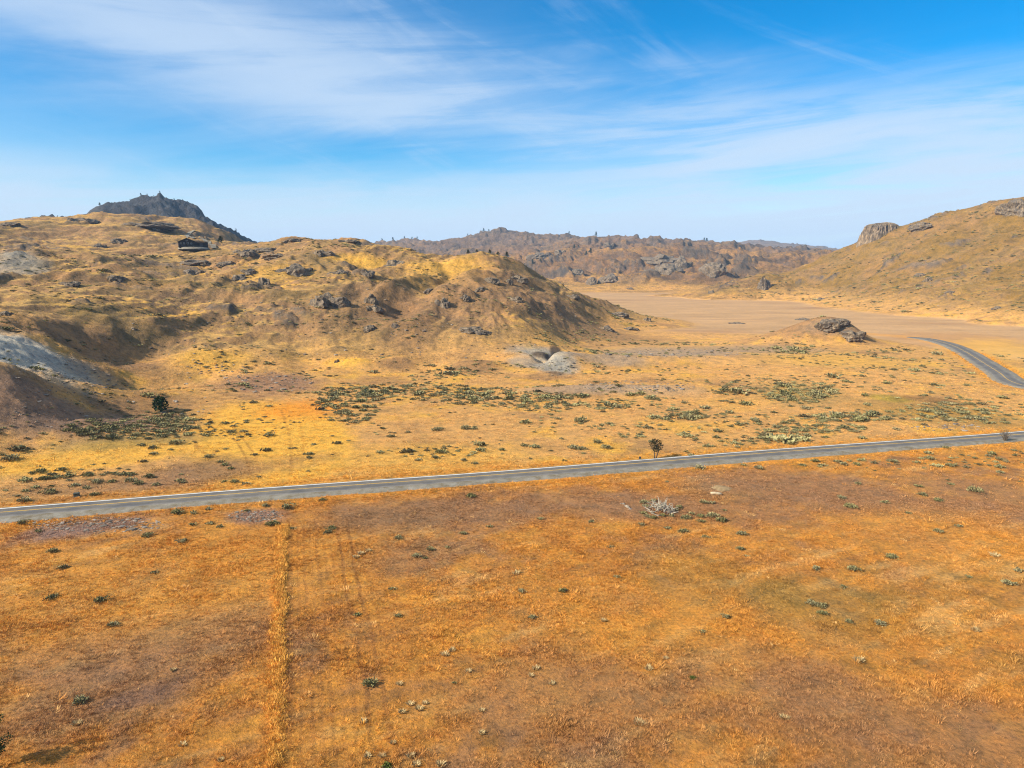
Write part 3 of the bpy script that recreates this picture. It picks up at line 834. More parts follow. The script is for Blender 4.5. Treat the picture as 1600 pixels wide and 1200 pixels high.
# ------------------------------------------------------------------ vegetation protos
def plant_mat(name, cols, rough=0.9):
    m, nt, b = material(name)
    oi = nt.nodes.new('ShaderNodeObjectInfo')
    st = [(i / (len(cols) - 1), c) for i, c in enumerate(cols)]
    base = ramp_node(nt, oi.outputs['Random'], st)
    geo = nt.nodes.new('ShaderNodeNewGeometry')
    isl = ramp_node(nt, geo.outputs['Random Per Island'], [(0.0, g3(.55)), (0.6, g3(1.0)), (1.0, g3(1.3))])
    nt.links.new(mul_node(nt, base, isl), b.inputs['Base Color'])
    b.inputs['Roughness'].default_value = rough
    return m
M_SAGE = plant_mat('sagebrush_leaves', [(.23, .195, .085), (.27, .225, .105), (.19, .17, .065), (.28, .235, .12), (.23, .20, .09)])
M_GREEN = plant_mat('green_bush_leaves', [(.10, .13, .025), (.13, .15, .035)])
M_PALE = plant_mat('pale_dry_stems', [(.46, .33, .15), (.54, .39, .19), (.42, .29, .13)])
M_STEM = simple_mat('grey_brown_stem', (.12, .095, .07), .3, 8.0)
M_NEEDLE = plant_mat('dark_needles', [(.022, .036, .014), (.030, .045, .018)])
M_JUN = plant_mat('juniper_leaves', [(.020, .042, .012), (.028, .05, .015)])
M_TREE = plant_mat('dusty_tree_leaves', [(.055, .045, .020), (.065, .052, .024)])
M_BARK = simple_mat('bark', (.10, .07, .05), .3, 10.0, bump=0.02)
M_DEAD = plant_mat('bleached_wood', [(.34, .29, .22), (.34, .29, .22)])

def leaf(V, F, c, d, w, L, rng):
    d = d.normalized(); u = d.orthogonal().normalized()
    u = (Matrix.Rotation(rng.random() * 6.28, 3, d) @ u)
    b = len(V)
    V += [c - u * w * .4, c + u * w * .4, c + d * L * .6 + u * w * .6, c + d * L, c + d * L * .55 - u * w * .6]
    F += [(b, b + 1, b + 2, b + 3, b + 4)]
def shrub_mesh(name, seed, n, mat, w, L, flat=0.62):
    rng = random.Random(seed); V = []; F = []
    lobes = [(Vector((rng.uniform(-.55, .55), rng.uniform(-.55, .55), rng.uniform(.12, .3))), rng.uniform(.35, .6)) for _ in range(6)]
    for i in range(n):
        c, r = lobes[i % len(lobes)]
        while True:
            q = Vector((rng.uniform(-1, 1), rng.uniform(-1, 1), rng.uniform(-.5, 1)))
            if .3 < q.length < 1:
                break
        p = c + Vector((q.x, q.y, q.z * flat)) * r
        p.z = max(p.z, 0.01)
        d = Vector((q.x, q.y, q.z * .8 + .75)) + Vector((rng.uniform(-.4, .4), rng.uniform(-.4, .4), 0))
        leaf(V, F, p, d, w * rng.uniform(.7, 1.3), L * rng.uniform(.6, 1.3), rng)
    o = mesh_obj(name, V, F, mat, linked=False)
    return o.data
def stems_mesh(name, seed, n, mat):
    rng = random.Random(seed); parts = []
    for i in range(n):
        a = rng.random() * 6.28; e = rng.uniform(.35, .85)
        tip = Vector((math.cos(a) * e, math.sin(a) * e, rng.uniform(.3, .5)))
        parts.append(tube([Vector((0, 0, -.08)), tip * .5 + Vector((0, 0, .05)), tip], [.05, .035, .012], 4))
    V, F = join(parts)
    return mesh_obj(name, V, F, mat, linked=False).data
SAGE_BIG = [shrub_mesh('sage_foliage', 100 + i, 260, M_SAGE, .11, .24) for i in range(5)]
SAGE_SM = [shrub_mesh('sage_bush', 200 + i, 90, M_SAGE, .22, .36) for i in range(5)]
GREEN_BIG = [shrub_mesh('green_foliage', 300, 300, M_GREEN, .11, .24, .8)]
SAGE_STEM = [stems_mesh('sage_stems', 400 + i, 9, M_STEM) for i in range(3)]
def tuft_mesh(name, seed, n, mat, hgt=1.0, spread=.35, w=.045):
    rng = random.Random(seed); V = []; F = []
    for i in range(n):
        a = rng.random() * 6.28; r = rng.random() ** .5 * spread * .6
        c = Vector((math.cos(a) * r, math.sin(a) * r, -.04))
        lean = Vector((math.cos(a) * rng.uniform(.1, 1.0), math.sin(a) * rng.uniform(.1, 1.0), 1.0)).normalized()
        L = hgt * rng.uniform(.55, 1.1); ww = w * rng.uniform(.7, 1.4)
        u = Vector((-math.sin(a + rng.uniform(-1, 1)), math.cos(a + rng.uniform(-1, 1)), 0))
        m_ = c + lean * L * .6; t_ = c + lean * L + Vector((lean.x, lean.y, -.1)) * L * .12
        b = len(V)
        V += [c - u * ww, c + u * ww, m_ + u * ww * .8, m_ - u * ww * .8, t_]
        F += [(b, b + 1, b + 2, b + 3), (b + 3, b + 2, b + 4)]
    return mesh_obj(name, V, F, mat, linked=False)
BUNCH = [tuft_mesh('dry_bunch', 500 + i, 90, M_PALE, 1.0, .9, .05).data for i in range(3)]

# ------------------------------------------------------------------ grass and ground cover (uncountable): instanced tufts
def cover_material(name, lift):
    m, nt, b = material(name)
    a = nt.nodes.new('ShaderNodeAttribute'); a.attribute_type = 'INSTANCER'; a.attribute_name = 'tint'
    oi = nt.nodes.new('ShaderNodeObjectInfo')
    v = ramp_node(nt, oi.outputs['Random'], [(0.0, (.50 * lift, .52 * lift, .58 * lift)), (0.5, g3(lift)), (1.0, (1.30 * lift, 1.34 * lift, 1.45 * lift))])
    nt.links.new(mul_node(nt, a.outputs['Color'], v), b.inputs['Base Color'])
    return m
M_GRASS = cover_material('dry_grass_blades', 1.15)
def scatter(name, label, category, proto, xy, scl, tint, zs=None, tilt=0.0):
    me = bpy.data.meshes.new(name)
    N = len(xy)
    zz = ground_z(xy[:, 0], xy[:, 1])
    me.vertices.add(N); me.vertices.foreach_set('co', np.column_stack([xy, zz]).astype(np.float32).ravel())
    def attr(nm, ty, data, key):
        a = me.attributes.new(nm, ty, 'POINT'); a.data.foreach_set(key, np.asarray(data, np.float32).ravel())
    zs = np.ones(N) if zs is None else zs
    attr('scl', 'FLOAT_VECTOR', np.column_stack([scl, scl, scl * zs]), 'vector')
    rot = np.column_stack([RNG.normal(0, tilt, N), RNG.normal(0, tilt, N), RNG.random(N) * 6.283])
    attr('rot', 'FLOAT_VECTOR', rot, 'vector')
    attr('tint', 'FLOAT_COLOR', np.column_stack([tint, np.ones(N)]), 'color')
    o = link(bpy.data.objects.new(name, me))
    ng = bpy.data.node_groups.new(name + '_scatter', 'GeometryNodeTree')
    ng.interface.new_socket('Geometry', in_out='INPUT', socket_type='NodeSocketGeometry')
    ng.interface.new_socket('Geometry', in_out='OUTPUT', socket_type='NodeSocketGeometry')
    gi = ng.nodes.new('NodeGroupInput'); go = ng.nodes.new('NodeGroupOutput')
    ip = ng.nodes.new('GeometryNodeInstanceOnPoints'); ob = ng.nodes.new('GeometryNodeObjectInfo')
    ob.inputs['Object'].default_value = proto; ob.inputs['As Instance'].default_value = True
    mp = ng.nodes.new('GeometryNodeMeshToPoints')
    na = ng.nodes.new('GeometryNodeInputNamedAttribute'); na.data_type = 'FLOAT_VECTOR'; na.inputs['Name'].default_value = 'scl'
    nb = ng.nodes.new('GeometryNodeInputNamedAttribute'); nb.data_type = 'FLOAT_VECTOR'; nb.inputs['Name'].default_value = 'rot'
    L = ng.links.new
    L(gi.outputs[0], mp.inputs[0]); L(mp.outputs[0], ip.inputs['Points']); L(ob.outputs['Geometry'], ip.inputs['Instance'])
    L(na.outputs['Attribute'], ip.inputs['Scale']); L(nb.outputs['Attribute'], ip.inputs['Rotation']); L(ip.outputs[0], go.inputs[0])
    md = o.modifiers.new('scatter', 'NODES'); md.node_group = ng
    tag(o, label, category, None, 'stuff')
    return o
FLATC = Cc.reshape(NR, NT, 3)
def ground_tint(x, y):
    th = np.arctan2(x, y)
    fc = np.rint(np.interp(th, TH, np.arange(NT))).astype(int); fr_ = np.rint(np.interp(np.log(np.hypot(x, y)), LRR, np.arange(NR))).astype(int)
    return FLATC[np.minimum(fr_, NR - 1), np.minimum(fc, NT - 1)]
def sector(n, r0, r1, a0=-41, a1=41, power=1.0):
    u = RNG.random(n); r = np.exp(np.log(r0) + (np.log(r1) - np.log(r0)) * u) if power == 0 else (r0 ** (power + 1) + (r1 ** (power + 1) - r0 ** (power + 1)) * u) ** (1 / (power + 1))
    a = np.radians(RNG.uniform(a0, a1, n))
    return np.column_stack([r * np.sin(a), r * np.cos(a)])
def off_road(xy, d=6.0):
    dd, _ = road_dist(xy[:, 0], xy[:, 1])
    return xy[dd > d]
T_A = tuft_mesh('grass_tuft', 600, 26, M_GRASS, 1.0, 1.4, .028)
T_B = tuft_mesh('grass_tuft', 601, 13, M_GRASS, 1.0, 1.3, .07)
GRASS = True
def near_grass():
    xy = off_road(sector(240000, 40, 145, power=0.5), 4.6)
    g = fbm(xy[:, 0], xy[:, 1], 6, 4, off=73.0, gain=0.6); g2 = fbm(xy[:, 0], xy[:, 1], 17, 3, off=14.0)
    keep = RNG.random(len(xy)) < np.clip(0.50 + 1.1 * g + 0.8 * g2, 0.06, 1)
    xy = xy[keep]; g = g[keep]
    dirt = ground_tint(xy[:, 0], xy[:, 1]); lum = dirt @ np.array((.4, .5, .1))
    s = np.exp(RNG.normal(-1.72, .32, len(xy))) * (0.9 + 0.7 * np.clip(g, 0, 1)) * np.clip(lum / .17, .55, 1.2)
    scatter('dry_grass', 'short orange dry grass covering the field on both sides of the road', 'grass', T_A, xy, s, dirt, np.exp(RNG.normal(-.25, .25, len(xy))), .18)
def straw_clumps():
    xy = off_road(sector(26000, 42, 150, power=0.5), 5)
    g = fbm(xy[:, 0], xy[:, 1], 9, 4, off=95.0, gain=0.65)
    xy = xy[RNG.random(len(xy)) < np.clip(1.9 * g - .25, 0, .8)]
    t = np.where(RNG.random(len(xy))[:, None] < .6, STRAW[None], alb(190, 128, 64)[None]) * RNG.uniform(.75, 1.15, len(xy))[:, None]
    scatter('straw_grass', 'paler straw coloured grass clumps strewn through the orange field', 'grass', T_A, xy, np.exp(RNG.normal(-1.2, .35, len(xy))), t, np.full(len(xy), .7), .3)
def mid_grass():
    xy = off_road(sector(90000, 125, 300, power=0.5), 5)
    g = fbm(xy[:, 0], xy[:, 1], 12, 4, off=73.5, gain=0.6)
    xy = xy[(RNG.random(len(xy)) < np.clip(.5 + g, .1, 1)) & (ground_z(xy[:, 0], xy[:, 1]) < 14)]
    t = ground_tint(xy[:, 0], xy[:, 1])
    s = np.exp(RNG.normal(-1.05, .3, len(xy)))
    scatter('golden_grass', 'knee high golden grass on the flat between the road and the hills', 'grass', T_B, xy, s, t, np.full(len(xy), .55), .15)
def strip_grass():
    n_ = 9000
    l_ = RNG.random(n_) * (slen + 8); x_ = RNG.normal(0, 1, n_) * (.20 + .25 * RNG.random(n_)) + .35 * np.sin(l_ * .5) * .5
    hump = fbm(l_, l_ * 0 + 3, 5, 3, off=5.0)
    xy = SA[None] + sdir[None] * l_[:, None] + snor[None] * x_[:, None]
    s = np.exp(RNG.normal(-1.15, .25, n_)) * (1 + .5 * hump)
    k = RNG.random(n_) < np.clip(.62 + 1.9 * hump, .08, 1)
    t = np.tile(alb(250, 184, 86), (n_, 1)) * RNG.uniform(.62, 1.05, n_)[:, None]
    scatter('tall_grass_strip', 'uncut strip of tall golden grass running from the road towards the viewer', 'grass', T_A, xy[k], s[k], t[k], np.full(k.sum(), 1.0), .35)
    # rough verge along the road edges
    i = RNG.integers(0, len(ROAD) - 75, 9000); t_ = np.gradient(ROAD, axis=0); t_ /= np.linalg.norm(t_, axis=1)[:, None]
    nn = np.stack([-t_[:, 1], t_[:, 0]], 1)
    o_ = np.where(RNG.random(9000) < .5, 4.4 + np.abs(RNG.normal(0, 1.4, 9000)), -(5.6 + np.abs(RNG.normal(0, 1.4, 9000))))
    xy = ROAD[i] + nn[i] * o_[:, None] + RNG.normal(0, .4, (9000, 2))
    t = np.where(RNG.random(9000)[:, None] < .75, alb(236, 160, 58)[None], alb(170, 130, 60)[None])
    scatter('verge_grass', 'ragged yellow grass along the gravel edges of the road', 'grass', T_A, xy, np.exp(RNG.normal(-1.35, .3, 9000)), t * .85, np.ones(9000), .25)
if GRASS:
    near_grass(); straw_clumps(); mid_grass(); strip_grass()
# ------------------------------------------------------------------ rock outcrops
def rock_material(name, light, dark, scale):
    m, nt, b = material(name)
    geo = nt.nodes.new('ShaderNodeNewGeometry')
    mp = nt.nodes.new('ShaderNodeMapping'); mp.inputs['Scale'].default_value = (1, 1, .35)
    nt.links.new(geo.outputs['Position'], mp.inputs[0])
    n1 = noise_node(nt, scale, 8, 0.7, mp.outputs[0]); n2 = noise_node(nt, scale * .22, 4, 0.6, geo.outputs['Position'])
    c = ramp_node(nt, n1.outputs['Fac'], [(0.30, tuple(np.array(dark) * .6)), (0.45, tuple(dark)), (0.62, tuple(light)), (0.78, tuple(np.array(light) * 1.3))])
    c = mul_node(nt, c, ramp_node(nt, n2.outputs['Fac'], [(0.35, (.8, .8, .85)), (0.65, (1.2, 1.12, 1.0))]))
    nt.links.new(c, b.inputs['Base Color'])
    bump_node(nt, b, n1.outputs['Fac'], 1.0, 1.2 / scale * .5)
    return m
M_ROCK = rock_material('dark_outcrop_rock', (.25, .19, .13), (.11, .088, .066), .9)
M_ROCKL = rock_material('tan_cliff_rock', (.30, .22, .145), (.13, .10, .072), .35)
M_STONE = rock_material('pale_stone', (.42, .36, .29), (.24, .20, .16), 3.0)
import bmesh
def ico(sub):
    bm = bmesh.new(); bmesh.ops.create_icosphere(bm, subdivisions=sub, radius=1.0)
    V = np.array([v.co[:] for v in bm.verts]); F = [tuple(v.index for v in f.verts) for f in bm.faces]; bm.free()
    return V, F
def craggy(name, seed, sub, mat, chunks=7):
    """one closed rock body: the union of several angular blocks that share a core"""
    rg = np.random.default_rng(seed)
    D, F = ico(sub)
    rad = np.zeros(len(D))
    for k in range(chunks):
        a = rg.random() * 6.28; off = np.array((math.cos(a), math.sin(a), rg.uniform(-.1, .45))) * rg.uniform(.10, .46)
        N_ = rg.normal(size=(11, 3)); N_[:, 2] *= .7; N_ /= np.linalg.norm(N_, axis=1)[:, None]
        dist = rg.uniform(.34, .66, 11) + N_ @ off
        dist = np.maximum(dist, .07)
        r = np.min(np.where(D @ N_.T > 1e-3, dist[None] / np.maximum(D @ N_.T, 1e-3), 9.0), axis=1)
        rad = np.maximum(rad, np.minimum(r, 1.15))
    rad *= 1 + .045 * rg.normal(size=len(D))
    return mesh_obj(name, D * rad[:, None], F, mat, linked=False).data
CRAG = [craggy('outcrop', 700 + i, 4, M_ROCK, 8) for i in range(6)]
BOULD = [craggy('boulder', 720 + i, 3, M_ROCK, 3) for i in range(4)]
PALEB = [craggy('pale_boulder', 730 + i, 3, M_STONE, 3) for i in range(3)]
rr_ = random.Random(5)
def outcrop(px, py, w, h, label, name='rock_outcrop', meshes=None, group='rock outcrops on the hills', rz=None, sink=.38, depth=.8):
    p = place(px, py + h * .4)
    d = math.hypot(p[0], p[1]); k = d / FPX
    o = inst(name, rr_.choice(meshes or CRAG), None, (p[0], p[1], gz(p[0], p[1]) + h * k * (.10 - sink)), (rr_.uniform(-.12, .12), rr_.uniform(-.12, .12), rz if rz is not None else rr_.random() * 6.28), (1, 1, 1))
    o.rotation_euler = (0, 0, rz if rz is not None else rr_.choice([0, 3.14]) + rr_.uniform(-.5, .5))
    o.scale = (w * k * .58, w * k * .58 * depth, h * k * .78)
    return tag(o, label, 'rock', group)
for a in (
    (512, 462, 52, 28, 'large craggy outcrop low on the front of the central hill'),
    (462, 418, 46, 20, 'broad dark outcrop below the crest of the central hill, left part'),
    (412, 438, 22, 17, 'compact dark outcrop on the left shoulder of the central hill'),
    (580, 464, 18, 18, 'small upright outcrop right of the large craggy one on the hill front'),
    (583, 478, 26, 12, 'low dark outcrop just below the small upright one on the hill front'),
    (532, 424, 30, 9, 'flat ledge of rock midway up the central hill'),
    (503, 392, 30, 13, 'rounded dark outcrop near the top of the central hill'),
    (617, 409, 36, 12, 'ledge of grey rock capping the right shoulder of the central hill'),
    (573, 424, 26, 12, 'grey outcrop at the head of the shaded gully'),
    (691, 468, 22, 22, 'tall dark outcrop standing alone on the right hump of the hill'),
    (727, 463, 16, 11, 'small outcrop right of the tall dark one on the right hump'),
    (767, 436, 24, 11, 'dark outcrop below the crest of the right hump'),
    (752, 450, 20, 8, 'low outcrop at the middle of the right hump'),
    (737, 512, 48, 9, 'long thin rock ledge at the foot of the right hump'),
    (580, 510, 20, 9, 'low outcrop at the foot of the shaded gully'),
    (617, 507, 11, 8, 'little dark rock at the foot of the hill beside the gully'),
    (672, 452, 20, 7, 'thin rock ledge in the golden saddle between the two humps'),
    (795, 438, 12, 10, 'small rock at the right end of the hump crest'),
    (420, 389, 42, 8, 'long flat outcrop along the left crest of the central hill'),
    (437, 398, 40, 9, 'second long flat outcrop below the left crest of the central hill'),
    (457, 374, 26, 6, 'low rocks on the highest crest of the central hill'),
    (541, 375, 30, 5, 'thin rocks along the right crest of the central hill'),
    (808, 432, 28, 13, 'dark rock on the steep right flank of the hump'),
    (808, 464, 20, 13, 'dark rock halfway down the right flank of the hump'),
    (304, 423, 32, 13, 'slanting outcrop on the slope below the dark house'),
    (310, 407, 56, 9, 'long slanting rock ledge just below the dark house'),
    (375, 431, 26, 9, 'dark outcrop on the slope right of the slanting ledge'),
    (388, 421, 20, 11, 'dark knob of rock high right of the slanting ledge'),
    (357, 410, 26, 7, 'flat rock between the house and the central hill'),
    (383, 391, 30, 13, 'dark rounded outcrop right of the house'),
    (110, 441, 26, 8, 'low dark outcrop on the left slope with golden grass round it'),
    (180, 433, 24, 10, 'dark outcrop on the small knoll of the left slope'),
    (185, 375, 20, 9, 'dark rock patch on the hill left of the house'),
    (155, 383, 16, 7, 'small dark rock left on the hill behind the knoll'),
    (235, 349, 62, 8, 'long dark rock band on the hill under the mountain'),
    (238, 356, 16, 6, 'short dark rock under the long band below the mountain'),
    (125, 342, 36, 9, 'dark rock cap on the hill left of the mountain'),
    (15, 349, 26, 5, 'dark rocks on the crest at the left edge'),
    (9, 488, 14, 6, 'small dark rock at the left edge above the pale bank'),
    (1012, 497, 13, 11, 'pale block of rock at the very tip of the hill'),
    (947, 511, 30, 11, 'dark hump of rock in the golden grass at the hill foot'),
    (965, 488, 30, 8, 'dark rock on the ridge running down to the hill tip'),
    (895, 461, 18, 7, 'small rock high on the ridge running down to the hill tip'),
    (985, 512, 20, 5, 'flat dark stones beside the hill tip'),
    (1150, 504, 22, 4, 'low reddish rocks on the near shore of the dry lake bed'),
):
    outcrop(*a)
for a in (
    (1032, 400, 46, 13, 'upper dark cliff on the hill across the dry lake bed'),
    (1040, 419, 50, 18, 'broad shaded cliff in the middle of the far hills'),
    (1064, 408, 24, 20, 'steep dark cliff right of the broad shaded one across the lake bed'),
    (1115, 416, 30, 18, 'shaded crag right of the cliffs across the lake bed'),
    (925, 437, 13, 13, 'small shaded crag low on the far hills at left'),
    (955, 431, 24, 10, 'low crag near the foot of the far hills'),
    (1193, 440, 20, 20, 'dark crag at the end of the spur reaching into the lake bed'),
    (875, 391, 14, 7, 'dark knob on the far hill crest at left'),
    (842, 397, 24, 7, 'dark rocks on the far slope left of the trees'),
    (902, 422, 14, 7, 'small knob halfway up the far hills'),
    (952, 380, 14, 6, 'pointed rock on the far skyline'),
    (985, 450, 12, 3, 'flat rock at the foot of the far hills on the lake shore'),
    (1112, 455, 10, 5, 'small rock on the spur reaching into the lake bed'),
):
    outcrop(a[0], a[1], a[2] * 1.25, a[3] * 1.35, a[4], group='crags on the hills across the lake bed')
for a in (
    (1437, 429, 15, 8, 'grey rock in the middle of the right hill'), (1450, 435, 14, 7, 'darker rock below the grey one on the right hill'),
    (1446, 349, 34, 9, 'dark rocks on the right skyline beyond the butte'), (1589, 317, 36, 20, 'bare rock summit at the right edge'),
    (1282, 466, 12, 5, 'small rock at the foot of the right hill'), (1485, 456, 14, 5, 'low rock on the lower slope of the right hill'), (1560, 480, 14, 4, 'flat rock at the foot of the right hill near the edge'),
):
    outcrop(*a, group='rocks on the right hill')
for a in (
    (1296, 502, 34, 15, 'craggy dark rock on the knoll by the lake bed'), (1331, 518, 34, 13, 'pale faced rock at the right foot of the lake side knoll'),
    (1312, 500, 26, 9, 'dark rock cap on top of the lake side knoll'), (1255, 498, 22, 5, 'low broken stones on the left top of the knoll'),
):
    outcrop(*a, group='rocks of the knoll by the lake bed', meshes=CRAG)
tag(outcrop(525, 562, 10, 8, 'reddish boulder lying at the hill foot', 'boulder', BOULD), None, 'boulder', 'loose boulders')
for i, (px, py, w, lab) in enumerate(((274, 626, 8, 'pale flat stone right above the round juniper'), (383, 593, 9, 'grey boulder on the purple scree below the hill'), (291, 599, 6, 'small white stone on the slope above the juniper'), 
                         (980, 790, 11, 'flat grey stone left of the brush pile'), (973, 786, 9, 'small grey stone upper left of the brush pile'), (984, 794, 8, 'small stone nearest the brush pile on its left'))):
    tag(outcrop(px, py, w, w * .45, lab, 'boulder', PALEB), None, 'boulder', 'loose boulders')
def ridge(px, r0, r1):
    a = az_of(px, 380); r = np.linspace(r0 * S, r1 * S, 200)
    zz = ground_z(r * math.sin(a), r * math.cos(a)); j = int(np.argmax((zz - CAM_H) / r))
    return np.array((r[j] * math.sin(a), r[j] * math.cos(a), zz[j]))
def butte(px, py, w, h, label):
    p = ridge(px, 880, 1000); d = math.hypot(p[0], p[1]); k = d / FPX
    rg = np.random.default_rng(9); n_ = 120; rows = [(1.32, -3.4), (1.26, -1.2), (1.12, -.25), (1.05, 0), (1.0, .15), (.97, .32), (.94, .48), (.90, .62), (.82, .76), (.68, .88), (.45, .96), (.2, 1.0)]
    fl = .10 * np.abs(np.sin(np.arange(n_) * 2 * np.pi * 19 / n_ + rg.normal(0, .5, n_))) + .05 * rg.normal(size=n_)
    sh = 1 + .12 * np.sin(np.linspace(0, 2 * np.pi, n_, endpoint=False) * 2 + .6) + .07 * np.sin(np.linspace(0, 2 * np.pi, n_, endpoint=False) * 5)
    V = []; F = []
    for j, (r, zt) in enumerate(rows):
        for i in range(n_):
            a = 2 * math.pi * i / n_
            q = r * sh[i] * (1 - (fl[i] * .7 if 2 < j < 9 else 0) + .02 * rg.normal())
            tilt = .05 * math.cos(a) + .04 * math.sin(3 * a)
            V.append((math.cos(a) * q * w * k * .5, math.sin(a) * q * w * k * .42, (zt + tilt * (zt > .6)) * h * k + .02 * h * k * rg.normal()))
    for j in range(len(rows) - 1):
        for i in range(n_):
            F.append((j * n_ + i, j * n_ + (i + 1) % n_, (j + 1) * n_ + (i + 1) % n_, (j + 1) * n_ + i))
    F.append(tuple((len(rows) - 1) * n_ + i for i in range(n_)))
    o = mesh_obj('rock_butte', V, F, M_ROCKL)
    o.location = (p[0], p[1], gz(p[0], p[1]) + .08 * h * k)
    tag(o, label, 'rock')
butte(1377, 388, 47, 13, 'flat topped butte of fluted tan rock on the right skyline')

# ------------------------------------------------------------------ trees
def crown_mesh(name, seed, n, mat, w, L, lobes, shell=.35):
    rng = random.Random(seed); V = []; F = []
    for i in range(n):
        c, r = lobes[i % len(lobes)]
        while True:
            q = Vector((rng.uniform(-1, 1), rng.uniform(-1, 1), rng.uniform(-1, 1)))
            if shell < q.length < 1:
                break
        p = Vector(c) + Vector((q.x * r[0], q.y * r[1], q.z * r[2]))
        leaf(V, F, p, q + Vector((rng.uniform(-.6, .6), rng.uniform(-.6, .6), rng.uniform(-.2, .7))), w * rng.uniform(.7, 1.3), L * rng.uniform(.7, 1.3), rng)
    return mesh_obj(name, V, F, mat, linked=False).data
def pine_crown(seed):
    rng = random.Random(seed); lobes = []
    for i in range(12):
        t = i / 11; r = (.30 - .24 * t) * rng.uniform(.7, 1.15); a = rng.random() * 6.28
        lobes.append(((math.cos(a) * r * .5, math.sin(a) * r * .5, .16 + .80 * t), (r, r, .085)))
    return crown_mesh('crown', seed, 340, M_NEEDLE, .05, .10, lobes, .1)
PINE_CROWN = [pine_crown(800 + i) for i in range(4)]
def pine_trunk():
    V, F = tube([(0, 0, -.05), (.01, 0, .4), (0, .01, .95)], [.03, .022, .006], 6)
    return mesh_obj('trunk', V, F, M_BARK, linked=False).data
PINE_TRUNK = pine_trunk()
def pine(px, py, hpx, label, group, wide=1.0, rng_=None):
    p = ridge(px, *rng_) if rng_ else place(px, py); h = hpx * (0.42 if 'mountain' in group else 0.65) * math.hypot(p[0], p[1]) / FPX
    t = empty('pine_tree', (p[0], p[1], gz(p[0], p[1])), rr_.random() * 6.28)
    t.scale = (h * wide, h * wide, h)
    inst('trunk', PINE_TRUNK, t); inst('crown', rr_.choice(PINE_CROWN), t)
    tag(t, label, 'tree', group)
for px, py, h, w, lab in ((161, 329, 9, 1.2, 'lone pine on the left shoulder of the dark mountain'), (209, 322, 4, 1.3, 'small pine right of the mountain left peak'), (226, 327, 8, 1.3, 'pine in the notch between the two mountain peaks'), (236, 321, 5, 1.3, 'small pine just right of the mountain notch'),
                          (246, 318, 5, 1.2, 'small pine on the left rise of the main mountain peak'), (256, 313, 7, 1, 'slim pine just left of the main mountain summit'), (277, 310, 6, 1.3, 'pine on the main mountain summit'), (290, 313, 4, 1.3, 'tiny pine right of the mountain summit'), (370, 359, 9, .9, 'slim pine on the right end of the mountain ridge'), (94, 343, 4, 1.4, 'tiny pine on the hill crest left of the mountain')):
    pine(px, py, h, lab, 'pines on the mountain', w, (1300, 1750) if px > 100 else (780, 1000))
pine(345, 379, 13, 'dark bushy tree standing right behind the house', 'trees near the house', 2.0)
for px, py, h, w, lab in ((597, 385, 5, 1.4, 'leftmost pine on the far skyline right of the central hill'), (614, 384, 6, 1.3, 'second pine from the left on the far skyline'), (632, 380, 5, 1.4, 'pine left of the small far summit'), (644, 378, 5, 1.4, 'pine on the small far summit'), (652, 379, 5, 1.4, 'pine right of the small far summit'),
                          (756, 377, 7, 1.1, 'taller pine left of the main far summit'), (764, 373, 5, 1.3, 'short pine close to the main far summit'), (731, 378, 4, 1.3, 'tiny pine on the far ridge left of the summit'), (832, 413, 11, 1.0, 'dark pine low on the far slope'), (845, 409, 6, 1.1, 'small pine right of the dark low one on the far slope'),
                          (916, 399, 10, 1.2, 'left one of two big pines on the far hills'), (923, 396, 12, 1.2, 'tallest pine on the far hills'), (931, 385, 10, 1.0, 'pine on the skyline above the tallest far one'), (897, 388, 9, 1.0, 'pine left of the two big ones on the far hills'), (889, 382, 6, 1.1, 'small pine on the far skyline left of the big ones'),
                          (904, 387, 6, 1.1, 'small pine between the larger far ones'), (1104, 384, 7, 1.6, 'bushy tree on the far skyline above the lake bed'), (1100, 386, 5, 1.4, 'small tree touching the bushy one on the far skyline')):
    pine(px, py, h, lab, 'pines on the far hills', w, (1900, 2800) if (px < 800 or px in (889, 931, 1104, 1100)) else None)
for px, py, h, w, lab in ((731, 411, 10, 1.6, 'dark bushy tree on the crest at the left of the hump'), (745, 408, 6, 2.2, 'low dark bush on the hump crest'), (765, 407, 8, 2.0, 'dark bush at the top of the hump crest'), (778, 409, 7, 2.2, 'dark bush right on the hump crest'), (792, 411, 11, 1.3, 'taller dark tree at the right end of the hump crest')):
    pine(px, py, h, lab, 'dark trees on the hump crest', w, (395, 470))
def roadside_tree():
    p = place(1024, 716); k = math.hypot(p[0], p[1]) / FPX; h = 30 * k
    t = empty('roadside_tree', (p[0], p[1], gz(p[0], p[1]))); t.scale = (h, h, h)
    for a, pts in enumerate(([(-.05, 0, -.03), (-.04, .01, .2), (-.10, .02, .45), (-.14, 0, .7)], [(.03, 0, -.03), (.10, .02, .2), (.16, 0, .4), (.20, .03, .65)])):
        V, F = tube(pts, [.035, .028, .02, .008], 6)
        mesh_obj('trunk', V, F, M_BARK, t, True)
    rng = random.Random(3); parts = []
    for i in range(9):
        a = rng.random() * 6.28; b0_ = Vector((rng.choice([-.10, .16]), 0, .38)); e = b0_ + Vector((math.cos(a) * .22, math.sin(a) * .2, rng.uniform(.15, .42)))
        parts.append(tube([b0_, (b0_ + e) * .5 + Vector((0, 0, .02)), e], [.014, .009, .004], 4))
    V, F = join(parts); mesh_obj('limbs', V, F, M_BARK, t)
    lobes = [((-.16, 0, .72), (.20, .2, .19)), ((.10, .05, .82), (.22, .2, .17)), ((.20, -.05, .66), (.18, .18, .16)), ((-.05, -.1, .60), (.2, .2, .17)), ((-.04, .1, .88), (.16, .16, .12)), ((.02, 0, .48), (.15, .15, .12))]
    inst('crown', crown_mesh('crown', 31, 620, M_TREE, .035, .065, lobes, .2), t)
    tag(t, 'small dark leafy tree with two thin trunks at the far edge of the road', 'tree')
